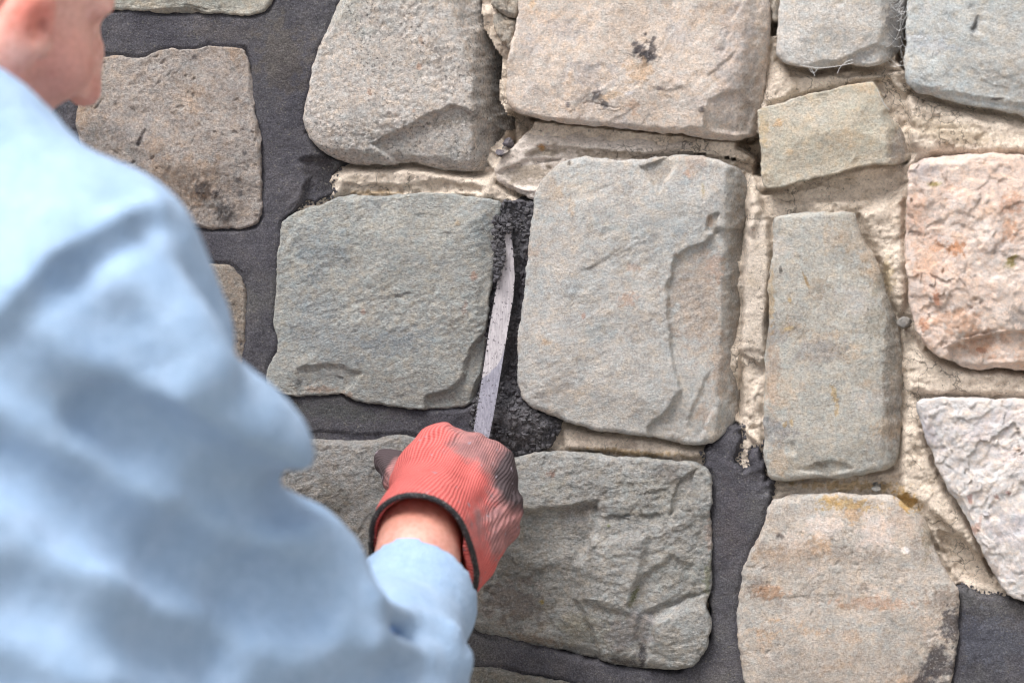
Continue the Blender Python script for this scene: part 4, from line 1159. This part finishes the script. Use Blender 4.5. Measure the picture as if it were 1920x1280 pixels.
# right hand inside its glove (the finger chain is shared with the glove below)
META = [((790, 960, .140), (822, 832, .085), .022, .0175), ((806, 968, .145), (884, 850, .086), .021, .017),
        ((824, 988, .145), (928, 876, .085), .021, .017), ((838, 1020, .140), (938, 934, .088), .021, .0155)]
FING = [[(835, 830, .085), (862, 846, .048), (868, 880, .036), (850, 908, .046)],
        [(884, 850, .086), (902, 866, .046), (900, 904, .036), (872, 928, .050)],
        [(928, 876, .085), (936, 896, .048), (924, 936, .042), (892, 952, .056)],
        [(938, 934, .088), (940, 952, .056), (920, 980, .052), (892, 988, .066)]]
THUMB = [(785, 985, .130), (772, 925, .080), (752, 888, .052), (728, 866, .040)]
for (a, b, ra, rb), ch in zip(META, FING):
    B.rc(at(*a), at(*b), ra - .006, rb - .005, .012)
    B.chain([at(*p) for p in ch], [.0105, .0092, .0085, .0075], .003)
B.rc(WR, at(815, 970, .145), .0255, .018, .02)
B.chain([at(*p) for p in THUMB], [.014, .0125, .0105, .0085], .006)
# left hand, hanging open
hl = nrmz(WRL - ELL)
side = nrmz(np.cross(hl, (0, 0, 1))); upv = np.cross(side, hl)
B.rc(WRL, WRL + hl * .085, .024, .026, .02)
for q in (-1.5, -.5, .5, 1.5):
    p0 = WRL + hl * .085 + side * q * .017
    B.chain([p0, p0 + hl * .040 - upv * .004, p0 + hl * .062 - upv * .016, p0 + hl * (.078 - abs(q) * .006) - upv * .03], [.0105, .0095, .0088, .0075], .003)
p0 = WRL + hl * .03 + side * .026
B.chain([p0, p0 + hl * .03 + side * .018 - upv * .01, p0 + hl * .058 + side * .020 - upv * .018], [.014, .0115, .009], .006)
V, Qd = B.mesh()
tc = np.tile(S(238, 192, 176), (len(V), 1))
def blob(c, r, colr, amt):
    d = np.linalg.norm(V - c, axis=1) / r
    m = (sstep(1, .2, d) * amt)[:, None]
    tc[:] = tc * (1 - m) + np.asarray(colr) * m
blob(hd(.055, .05, -.03), .045, S(220, 156, 142), .7)
blob(hd(.006, .09, -.010), .032, S(226, 136, 116), .9)
blob(hd(.016, .088, -.058), .016, S(232, 160, 146), .8)
blob(hd(.018, .086, -.014), .011, S(120, 50, 42), .8)
blob(hd(.113, 0, -.040), .022, S(228, 160, 148), .8)
blob(hd(.09, .009, -.052), .008, S(90, 34, 30), .9)
blob(WR, .09, S(184, 122, 100), .97)
for i_ in range(26):
    blob(at(720 + rng.random() * 140, 925 + rng.random() * 110, .185 - rng.random() * .04), rng.uniform(.006, .014), rng.choice([S(204, 150, 130), S(158, 92, 74), S(172, 106, 86)]), .6)
blob(hd(.092, .032, .002), .012, S(235, 225, 215), .5)
person = mesh_obj('person', V, Qd, M_SKIN, loc=np.array((HIP[0], HIP[1], 0)), tint=tc)
person['label'] = 'person in a pale blue sweatshirt and red glove, bending to point the stone wall'
person['category'] = 'person'

# ---- hair and eyebrows
Hh = Vox(HC - .18, HC + .18, .004)
Hh.ell(hd(-.016, 0, .044), ax, (.104, .079, .092), .01)
Hh.ell(hd(.100, 0, -.030), ax, (.085, .12, .100), .02, 's')
for sgn in (-1, 1):
    Hh.ell(hd(.01, .09 * sgn, -.02), ax, (.040, .035, .050), .012, 's')
sl, X, Y, Z = Hh.all()
Hh.F[sl] += (.003 * np.sin(X * 210 + 3 * np.sin(Y * 90)) * np.sin(Z * 190 + 2 * np.sin(X * 70))).astype(np.float32)
Hh.cut(hd(0, 0, -.075), -Uh)
V, Qd = Hh.mesh()
M_HAIR = simple_mat('short_grey_hair', (.20, .18, .165), .7, 600, .4, .6, .002)
mesh_obj('hair', V, Qd, M_HAIR, person, loc=HC)

# ---- sweatshirt
smin = np.array((min(SHL[0], ELL[0]) - .16, -.82, HIP[2] - .12)); smax = np.array((.06, -.08, NB[2] + .14))
Sw = Vox(smin, smax, .0052)
Sw.rc(NB, SH, .075, .068, .03)
Sw.rc(NB + np.array((-.14, .06, 0)), SHL, .075, .072, .03)
Sw.rc(NB, NB + np.array((-.14, .06, 0)), .075, .075, .03)
Sw.rc(CH1, CH2, .165, .175, .06)
Sw.rc(at(-40, 900, .56), at(60, 1500, .56), .11, .12, .05)
Sw.rc(NB + np.array((-.06, .03, -.05)), CH1, .12, .16, .06)
Sw.rc(CH2, HIP + np.array((0, 0, .02)), .155, .165, .05)
MID = at(425, 1175, .46)
Sw.chain([SH, ARM, MID, EL], [.070, .067, .066, .070], .04)
Sw.rc(at(222, 488, .55), at(288, 628, .53), .050, .050, .030)
Sw.chain([at(310, 745, .56), at(425, 818, .53), at(505, 862, .51)], [.03, .03, .0165], .020)
Sw.chain([EL, EL * .5 + CE * .5, CE, CE + (WR - CE) * .6], [.072, .060, .0415, .040], .025)
Sw.chain([SHL, ELL, WRL], [.074, .064, .040], .04)
# hollow neck and cuffs
Sw.rc(NK + np.array((.01, 0, -.02)), hd(-.03, 0, -.03), .062, .066, .006, 's')
fold_pts = {
    'R': [([(40, 560), (180, 650), (310, 745), (410, 820), (480, 868)], .026, .034, .024),
          ([(-60, 700), (120, 800), (300, 905), (440, 990), (540, 1040), (600, 1085)], .024, .030, .014),
          ([(-40, 960), (160, 1060), (360, 1140), (520, 1180), (640, 1180)], .022, .022, .007),
          ([(-40, 1140), (160, 1220), (380, 1290)], .02, .02, .006),
          ([(120, 450), (220, 540), (310, 640), (350, 700)], .020, .020, .004),
          ([(690, 1130), (760, 1166), (840, 1190)], .008, .010, .003), ([(700, 1200), (780, 1236), (860, 1240)], .008, .010, .003),
          ([(285, 392), (230, 425), (130, 490), (50, 560), (0, 620)], .008, .008, .005)],
    'V': [([(-20, 700), (120, 770), (200, 820)], .016, .018, .007), ([(40, 1120), (220, 1190), (420, 1240)], .02, .02, .008), ([(150, 540), (220, 620), (270, 700)], .014, .016, .008),
          ([(190, 775), (280, 835), (370, 893), (450, 935), (520, 962)], .018, .026, .020),
          ([(0, 860), (160, 955), (340, 1050), (480, 1110), (590, 1140)], .018, .022, .013),
          ([(296, 412), (240, 446), (140, 512), (60, 582), (10, 642)], .007, .007, .004)],
}
for kind, lst in fold_pts.items():
    for pts, r0, r1, out in lst:
        P3 = [Sw.hit(*p) for p in pts]
        P3 = [p for p in P3 if p is not None]
        if len(P3) < 2:
            continue
        # push the chain so that it stands out of, or bites into, the cloth by `out`
        back = [p + ray(960, 640) * ((r0 + (r1 - r0) * i / (len(P3) - 1)) - out) * 1.0 for i, p in enumerate(P3)]
        rs = np.linspace(r0, r1, len(P3))
        if kind == 'R':
            Sw.chain(back, rs, .032 if r0 > .01 else .012, 'u')
        else:
            Sw.chain([p - ray(960, 640) * (rs[i] - out) for i, p in enumerate(P3)], rs, .018 if r0 > .01 else .012, 's')
Sw.chain([at(470, 950, .57), at(545, 928, .52), at(590, 915, .48)], [.014, .012, .012], .020, 's')
sl, X, Y, Z = Sw.all()
w = (X * .6 + Z * .8)
Sw.F[sl] += (.0009 * np.sin(w * 52 + 2.2 * np.sin(X * 21 + Y * 17)) * np.sin(Z * 23 - X * 31 + 1.5 * np.sin(Y * 26))).astype(np.float32)
Sw.F[sl] += (.0005 * np.sin(Z * 140 + 3 * np.sin(X * 43)) * np.sin(X * 120 - Y * 90)).astype(np.float32)
# clean cuff and hollow sleeve end, ends of the other sleeve and the hem
ca = nrmz(WR - EL); ca = nrmz(ca + .25 * FW)
cp = CE + ca * .004
sl, X, Y, Z = Sw.all()
dcut = (X - cp[0]) * ca[0] + (Y - cp[1]) * ca[1] + (Z - cp[2]) * ca[2]
reg = ((X - cp[0]) ** 2 + (Y - cp[1]) ** 2 + (Z - cp[2]) ** 2) < .11 ** 2
Sw.F[sl] = np.where(reg, np.maximum(Sw.F[sl], dcut), Sw.F[sl])
Sw.rc(CE - ca * .03, cp + ca * .05, .033, .036, .006, 's')
dl = nrmz(WRL - ELL)
dcut = (X - WRL[0]) * dl[0] + (Y - WRL[1]) * dl[1] + (Z - WRL[2]) * dl[2] + .015
reg = ((X - WRL[0]) ** 2 + (Y - WRL[1]) ** 2 + (Z - WRL[2]) ** 2) < .10 ** 2
Sw.F[sl] = np.where(reg, np.maximum(Sw.F[sl], dcut), Sw.F[sl])
Sw.cut(HIP + np.array((0, 0, -.10)), np.array((0, 0, -1.0)))
V, Qd = Sw.mesh()
t = NT('light_blue_fleece')
co = t.n('ShaderNodeTexCoord').outputs['Object']
c_ = t.ramp(t.noise(co, 48, 6, .7), [(.3, tuple(S(148, 178, 206))), (.5, tuple(S(156, 185, 211))), (.7, tuple(S(164, 191, 216)))])
c_ = t.mul(c_, t.ramp(t.noise(co, 190, 5, .75), [(.3, (.90, .91, .93)), (.5, (1, 1, 1)), (.7, (1.07, 1.06, 1.05))]))
c_ = t.mul(c_, t.ramp(t.noise(co, 900, 3, .7), [(.3, .82), (.5, 1.0), (.7, 1.12)]))
t.l(c_, t.b.inputs['Base Color'])
t.b.inputs['Roughness'].default_value = .95; t.b.inputs['Specular IOR Level'].default_value = .1
t.b.inputs['Sheen Weight'].default_value = .1; t.b.inputs['Sheen Roughness'].default_value = .5
nb = t.bump(t.noise(co, 800, 4, .7), .5, .0012)
nb = t.bump(t.noise(co, 70, 4, .55), .3, .006, nb)
t.l(nb, t.b.inputs['Normal'])
mesh_obj('sweatshirt', V, Qd, t.m, person, loc=CH1)

# ---- work glove
G = Vox(at(700, 1130, .23) - np.array((.05, .0, .05)), at(985, 780, .0) + np.array((.05, .0, .05)), .0019)
for (a, b, ra, rb), ch in zip(META, FING):
    G.rc(at(*a), at(*b), ra, rb, .018)
for (a, b, ra, rb), ch in zip(META, FING):
    G.chain([at(*p) for p in ch], [.0145, .0125, .0115, .0098], .004)
G.rc(at(858, 1040, .140), at(915, 985, .098), .024, .024, .02)
G.rc(at(850, 1062, .150), at(868, 1040, .130), .0185, .022, .02)
G.chain([at(*p) for p in THUMB], [.0215, .0165, .0140, .0118], .010)
sl, X, Y, Z = G.all()
G.F[sl] += (.0011 * np.sin(X * 150 + Z * 120 + 2 * np.sin(Y * 60)) * np.sin(Z * 170 - X * 90) + .0006 * np.sin(X * 310 - Z * 250 + 3 * np.sin(Z * 90))).astype(np.float32)
# cuff: a soft oval tube round the wrist
G.rc(at(778, 1000, .142), at(786, 882, .090), .022, .0195, .016)
G.chain([at(800, 975, .150), at(790, 998, .172), at(786, 1016, .20)], [.0350, .0338, .0345], .02)
G.chain([at(808, 1040, .150), at(796, 1075, .172), at(792, 1090, .20)], [.036, .0345, .0350], .02)
rp = at(790, 1045, .176)
rn = nrmz(np.array((-.12, -.90, -.40)))
# hollow
inner = G.F.copy()
G.chain([at(795, 988, .155), at(788, 1006, .178), at(786, 1020, .21)], [.029, .0305, .032], .01, 's')
G.chain([at(800, 1045, .155), at(794, 1078, .178), at(792, 1092, .21)], [.029, .0305, .032], .01, 's')
sl, X, Y, Z = G.all()
pd = (X - rp[0]) * rn[0] + (Y - rp[1]) * rn[1] + (Z - rp[2]) * rn[2]
Bd = Vox(G.lo, G.lo + (G.n - 1) * G.h, G.h)
Bd.n = G.n; Bd.F = (np.sqrt(pd ** 2 + (inner + .0010) ** 2) - .0025).astype(np.float32)
G.F[sl] = np.maximum(G.F[sl], pd)
V, Qd = G.mesh()
hax = nrmz(at(885, 860, .08) - rp)
e1 = nrmz(np.cross(hax, rn + np.array((.3, .1, 0)))); e2 = np.cross(hax, e1)
rel = V - rp
lon = rel @ hax
ang = np.arctan2(rel @ e1, -(rel @ e2))
# grey dipped coating on the palm, the fingers and the little-finger side
kn = np.array(at(955, 900, .07))
pxs = rel @ RT; pys = rel @ UP
coat = .82 * sstep(.0, .075, pxs + .30 * (pys - .05) + .010 * np.sin(pys * 90))
coat = np.maximum(coat, sstep(.082, .050, -V[:, 1]))
coat = np.maximum(coat, 1.3 * sstep(.052, .030, np.linalg.norm(V - at(728, 866, .040), axis=1)))
t = NT('coral_knit_with_grey_dip')
co = t.n('ShaderNodeTexCoord').outputs['Object']
a_ = t.attr('around', 'Fac'); l_ = t.attr('along', 'Fac'); k_ = t.attr('coating', 'Fac')
a_ = t.math('ADD', a_, t.math('MULTIPLY', t.math('SUBTRACT', t.noise(co, 35, 3, .5), .5), .10))
rib = t.math('SINE', t.math('MULTIPLY', a_, 88.0))
row = t.math('SINE', t.math('MULTIPLY', l_, 2600.0))
knit = t.math('ADD', t.math('MULTIPLY', rib, .5), t.math('MULTIPLY', row, .22))
knit01 = t.math('ADD', t.math('MULTIPLY', knit, .6), .5)
cc = t.ramp(knit01, [(.0, tuple(S(152, 66, 64))), (.4, tuple(S(202, 99, 93))), (1.0, tuple(S(222, 134, 126)))])
cc = t.mul(cc, t.ramp(t.noise(co, 60, 4, .6), [(.3, (.86, .82, .82)), (.5, (1, 1, 1)), (.7, (1.05, 1.04, 1.03))]))
dirt = t.math('ADD', k_, t.math('MULTIPLY', t.math('SUBTRACT', t.noise(co, 45, 5, .65), .5), 1.1))
grey = t.mix(tuple(S(172, 128, 123)), tuple(S(138, 108, 106)), t.ramp(t.noise(co, 70, 4, .6), [(.4, 0.0), (.62, 1.0)]))
grey = t.mul(grey, t.ramp(knit01, [(.0, .84), (.6, 1.0)]))
cc = t.mix(cc, grey, t.math('MULTIPLY', t.ramp(dirt, [(.32, 0.0), (.62, 1.0)]), .92))
blk = t.math('ADD', t.attr('dark', 'Fac'), t.math('MULTIPLY', t.math('SUBTRACT', t.noise(co, 90, 4, .6), .5), .7))
cc = t.mix(cc, tuple(S(78, 69, 70)), t.ramp(blk, [(.28, 0.0), (.85, 1.0)]))
spot = t.noise(co, 150, 2, .5)
cc = t.mix(cc, tuple(S(150, 140, 145)), t.math('MULTIPLY', t.ramp(spot, [(.68, 0.0), (.72, 1.0)]), .8))
t.l(cc, t.b.inputs['Base Color']); t.b.inputs['Roughness'].default_value = .85; t.b.inputs['Specular IOR Level'].default_value = .2
nb = t.bump(knit, .55, .0011); nb = t.bump(t.noise(co, 500, 3, .6), .3, .0008, nb)
t.l(nb, t.b.inputs['Normal'])
dark = np.maximum(sstep(.030, .014, np.linalg.norm((V - at(965, 900, .085)) * np.array((1, .6, .8)), axis=1)), sstep(.034, .020, np.linalg.norm(V - at(722, 866, .040), axis=1)))
dark = np.maximum(dark, .9 * sstep(.018, .008, np.linalg.norm(V - at(948, 960, .085), axis=1)))
glove = mesh_obj('work_glove', V, Qd, t.m, person, loc=WR, attrs={'around': ang, 'along': lon, 'coating': coat, 'dark': dark})
glove['label'] = 'coral knitted work glove with a dirty grey coating'
V, Qd = Bd.mesh()
t = NT('black_elastic_band')
co = t.n('ShaderNodeTexCoord').outputs['Object']
f = t.noise(co, 620, 2, .5)
t.l(t.ramp(f, [(.3, (.020, .019, .021)), (.60, (.030, .028, .030)), (.68, (.26, .25, .25))]), t.b.inputs['Base Color'])
t.b.inputs['Roughness'].default_value = .85
t.l(t.bump(f, .7, .0012), t.b.inputs['Normal'])
M_BAND = t.m
mesh_obj('cuff_band', V, Qd, M_BAND, glove, loc=rp)

# ---- trousers and boots
T = Vox(np.array((HIP[0] - .26, HIP[1] - .24, .02)), np.array((HIP[0] + .30, HIP[1] + .34, HIP[2] + .10)), .010)
T.rc(HIP + np.array((0, 0, .0)), HIP + np.array((0, 0, -.06)), .145, .14, .04)
for i, s_ in enumerate((-1, 1)):
    T.chain([HIP + np.array((.09 * s_, 0, -.04)), KN[i], AN[i] + np.array((0, 0, .0))], [.105, .082, .075], .03)
T.cut(np.array((0, 0, .06)), np.array((0, 0, -1.0)))
V, Qd = T.mesh()
mesh_obj('trousers', V, Qd, simple_mat('dark_work_cloth', (.05, .055, .07), .9, 500, .3, .4, .002), person, loc=HIP)
for i in (0, 1):
    Bt = Vox(AN[i] - np.array((.09, .12, .11)), AN[i] + np.array((.09, .24, .12)), .008)
    Bt.rc(AN[i] + np.array((0, -.02, .06)), AN[i] + np.array((0, -.03, -.04)), .056, .050, .02)
    Bt.rc(AN[i] + np.array((0, -.02, -.045)), AN[i] + np.array((0, .15, -.055)), .046, .042, .02)
    Bt.cut(np.array((0, 0, .0015)), np.array((0, 0, -1.0)))
    V, Qd = Bt.mesh()
    mesh_obj('boot', V, Qd, simple_mat('brown_boot_leather', (.07, .045, .03), .6, 200, .3, .3, .002), person, loc=AN[i])

# ------------------------------------------------------------------ pointing trowel held in the glove
tip = at(954, 436, -.012); hand = at(903, 822, .036)
trowel = empty('pointing_trowel', at(905, 815, .035), 'narrow steel pointing trowel smeared with mortar, pressed into the joint by the glove', 'trowel')
L = [(955, 452, 953, 436), (947, 958, 470, 0), (944, 965, 508, 0), (929, 963, 522, 0), (926, 961, 560, 0), (918, 953, 610, 0), (908, 942, 680, 0), (899, 932, 740, 0), (892, 925, 780, 0), (887, 918, 815, 0), (886, 912, 835, 0)]
prof = [(949, 956, 418), (945, 959, 440), (940, 963, 480), (934, 965, 520), (927, 962, 560), (918, 953, 612), (908, 942, 680), (899, 932, 740), (892, 925, 780), (887, 918, 815), (884, 912, 838)]
pr2 = []
for i in range(len(prof) - 1):
    for f in np.linspace(0, 1, 7)[:-1]:
        pr2.append(tuple(np.array(prof[i]) * (1 - f) + np.array(prof[i + 1]) * f))
pr2.append(prof[-1])
rows = []
for xl, xr, y in pr2:
    s_ = (y - 418) / 420.0
    dep = -.0022 + .0120 * s_ + .030 * max(0, s_ - .35) ** 1.3
    a = at(xl, y, dep); b = at(xr, y, dep - .002)
    nn = nrmz(np.array((.12, -1, .05)))
    rows.append(np.array([a, a * .67 + b * .33, a * .33 + b * .67, b, b - nn * .0016, a - nn * .0016]))
rows_b = rows
V = np.concatenate(rows); nr = len(rows)
q = grid_quads(nr, 6, True)
caps = np.array([[0, 1, 2, 3], [0, 3, 4, 5]]); caps = np.vstack((caps, (caps + (nr - 1) * 6)[:, ::-1]))
t = NT('worn_steel_blade')
co = t.n('ShaderNodeTexCoord').outputs['Object']
sm = t.attr('smear', 'Fac')
mp = t.n('ShaderNodeMapping'); mp.inputs['Scale'].default_value = (1, 1, .12); mp.inputs['Rotation'].default_value = (0, math.radians(-8), 0); t.l(co, mp.inputs[0])
scr = t.noise(mp.outputs[0], 700, 4, .6)
steel = t.ramp(scr, [(.3, tuple(S(128, 128, 136))), (.7, tuple(S(168, 168, 176)))])
past = t.ramp(scr, [(.25, tuple(S(140, 138, 138))), (.5, tuple(S(172, 169, 169))), (.75, tuple(S(194, 191, 189)))])
f = t.math('ADD', sm, t.math('MULTIPLY', t.math('SUBTRACT', t.noise(co, 120, 4, .6), .5), .45))
fr1 = t.ramp(f, [(.47, 0.0), (.53, 1.0)])
cc = t.mix(steel, past, fr1)
gr = t.ramp(t.noise(co, 420, 3, .6), [(.60, 0.0), (.66, 1.0)])
cc = t.mix(cc, tuple(S(84, 80, 84)), t.math('MULTIPLY', gr, .75))
t.l(cc, t.b.inputs['Base Color'])
t.l(t.math('MULTIPLY', t.math('SUBTRACT', 1.0, fr1), .55), t.b.inputs['Metallic'])
t.b.inputs['Roughness'].default_value = .38
t.l(t.bump(t.noise(mp.outputs[0], 500, 5, .65), .4, .0008), t.b.inputs['Normal'])
yy = np.repeat([p[2] for p in pr2], 6)
xx = np.tile([0, .33, .67, 1, 1, 0], nr)
smear = np.clip(.5 + ((708 - 30 * xx - yy) / 60.0), 0, 1) * np.where(xx > .9, .55, 1)
blade = mesh_obj('blade', V, np.vstack((q, caps)), t.m, trowel, loc=at(925, 640, 0), attrs={'smear': smear}, smooth=False)
M_WOOD = simple_mat('worn_wooden_handle', (.20, .11, .055), .6, 120, .3, .3, .001)
M_STEEL = simple_mat('dull_steel', (.45, .45, .47), .45, 300, .15, .2, .0006, metal=.9)


def tube(name, pts, rs, mat, parent, seg=14):
    rows = []
    for i, p in enumerate(pts):
        d = nrmz(np.asarray(pts[min(i + 1, len(pts) - 1)]) - np.asarray(pts[max(i - 1, 0)]))
        a = nrmz(np.cross(d, (0.2, .9, .3))); b = np.cross(d, a)
        th = np.arange(seg) / seg * 2 * math.pi
        rows.append(p + rs[i] * (np.cos(th)[:, None] * a + np.sin(th)[:, None] * b))
    V = np.concatenate(rows); nn_ = len(rows)
    c0, c1 = len(V), len(V) + 1
    V = np.vstack((V, pts[0], pts[-1]))
    j = np.arange(seg)
    tr = np.vstack((np.stack((np.full(seg, c0), (j + 1) % seg, j), 1), np.stack((np.full(seg, c1), j + (nn_ - 1) * seg, (j + 1) % seg + (nn_ - 1) * seg), 1)))
    return mesh_obj(name, V, grid_quads(nn_, seg, True), mat, parent, tris=tr, loc=np.asarray(pts[0]))


s0 = at(898, 832, .034)
s1 = at(897, 856, .046); s2 = at(890, 874, .062)
h1 = at(850, 945, .086)
tube('shank', [s0, s0 * .5 + s1 * .5, s1, s2], [.0034, .0034, .0036, .004], M_STEEL, trowel)
dh = nrmz(h1 - s2)
tube('ferrule', [s2, s2 + dh * .012], [.0072, .0078], M_STEEL, trowel)
hl_ = np.linalg.norm(h1 - s2)
tube('handle', [s2 + dh * (.012 + f * hl_) for f in (0, .1, .3, .6, .85, 1.0)], [.0080, .0092, .0102, .0098, .0100, .0070], M_WOOD, trowel)

# wet mortar picked up along the edges of the blade and round its tip
VV, FF, n = [], [], 0
for _ in range(190):
    k_ = int(rg.random() ** 2.6 * (len(pr2) - 1))
    row_ = rows_b[k_]
    e_ = rg.random()
    w_ = rg.normal(0, .05) if e_ < .6 else (1 + rg.normal(0, .03) if e_ < .85 else rg.uniform(0, 1))
    if 0.1 < w_ < .9 and k_ > 14:
        continue
    crumb(row_[0] * (1 - w_) + row_[3] * w_ + np.array((0, .0002, 0)), rg.uniform(.0005, .0018 if k_ < 14 else .0009))
for _ in range(420):
    y_ = rg.uniform(405, 528)
    lim = 943 + (y_ - 418) * .03 + 3.0 * math.sin(y_ * .16) if y_ > 434 else 958
    x_ = rg.uniform(926, max(930, lim - (max(0, y_ - 500) * .7)))
    s_ = max(0, (y_ - 418) / 420.0)
    crumb(at(x_, y_, .0005 + .0120 * s_ + rg.uniform(-.001, .0016)), (.0005 + .0020 * rg.random() ** 2))
o = mesh_obj('mortar_smear', np.vstack(VV), None, M_NEW, trowel, tris=np.vstack(FF), loc=at(925, 640, 0), tint=np.tile(S(90, 90, 92), (n, 1)), smooth=False)
o['kind'] = 'stuff'

# ------------------------------------------------------------------ cobweb threads hanging in the gap at the top right
def threads(name, lines, r, mat, label, cat):
    VV, QQ, n_ = [], [], 0
    for ln in lines:
        pts = [np.asarray(p) for p in ln]
        rows = []
        for i, p in enumerate(pts):
            d = nrmz(pts[min(i + 1, len(pts) - 1)] - pts[max(i - 1, 0)])
            a = nrmz(np.cross(d, (.3, 1, .2))); b = np.cross(d, a)
            rows.append(np.array([p + r * a, p + r * (-.5 * a + .866 * b), p + r * (-.5 * a - .866 * b)]))
        VV.append(np.concatenate(rows)); QQ.append(grid_quads(len(rows), 3, True) + n_); n_ += len(rows) * 3
    o = mesh_obj(name, np.vstack(VV), np.vstack(QQ), mat, loc=VV[0][0])
    o['label'] = label; o['category'] = cat; o['kind'] = 'stuff'
    return o


rr_ = random.Random(8)
lines = []
for _ in range(34):
    x0, y0 = rr_.uniform(1655, 1690), rr_.uniform(0, 118); x1, y1 = rr_.uniform(1688, 1704), y0 + rr_.uniform(-40, 26)
    ln = []
    for f in np.linspace(0, 1, 9):
        ln.append(at(x0 + (x1 - x0) * f, y0 + (y1 - y0) * f + 10 * math.sin(f * math.pi) * rr_.uniform(.6, 1), .004 - .012 * math.sin(f * math.pi)))
    lines.append(ln)
for (x0, y0, xm, ym, x1, y1) in ((1515, 122, 1524, 150, 1534, 126), (1520, 126, 1527, 140, 1528, 143), (1570, 138, 1576, 118, 1598, 112), (1645, 168, 1655, 196, 1668, 206), (1500, 122, 1540, 134, 1600, 118)):
    lines.append([at(x0 * (1 - f) ** 2 + 2 * xm * f * (1 - f) + x1 * f * f, y0 * (1 - f) ** 2 + 2 * ym * f * (1 - f) + y1 * f * f, .008) for f in np.linspace(0, 1, 9)])
M_WEB = simple_mat('spider_silk', (.75, .75, .76), .5, 200, .1, 0, .001)
threads('cobweb', lines, .00016, M_WEB, 'wispy white cobweb threads in the dark gap beside the top right stones', 'cobweb')
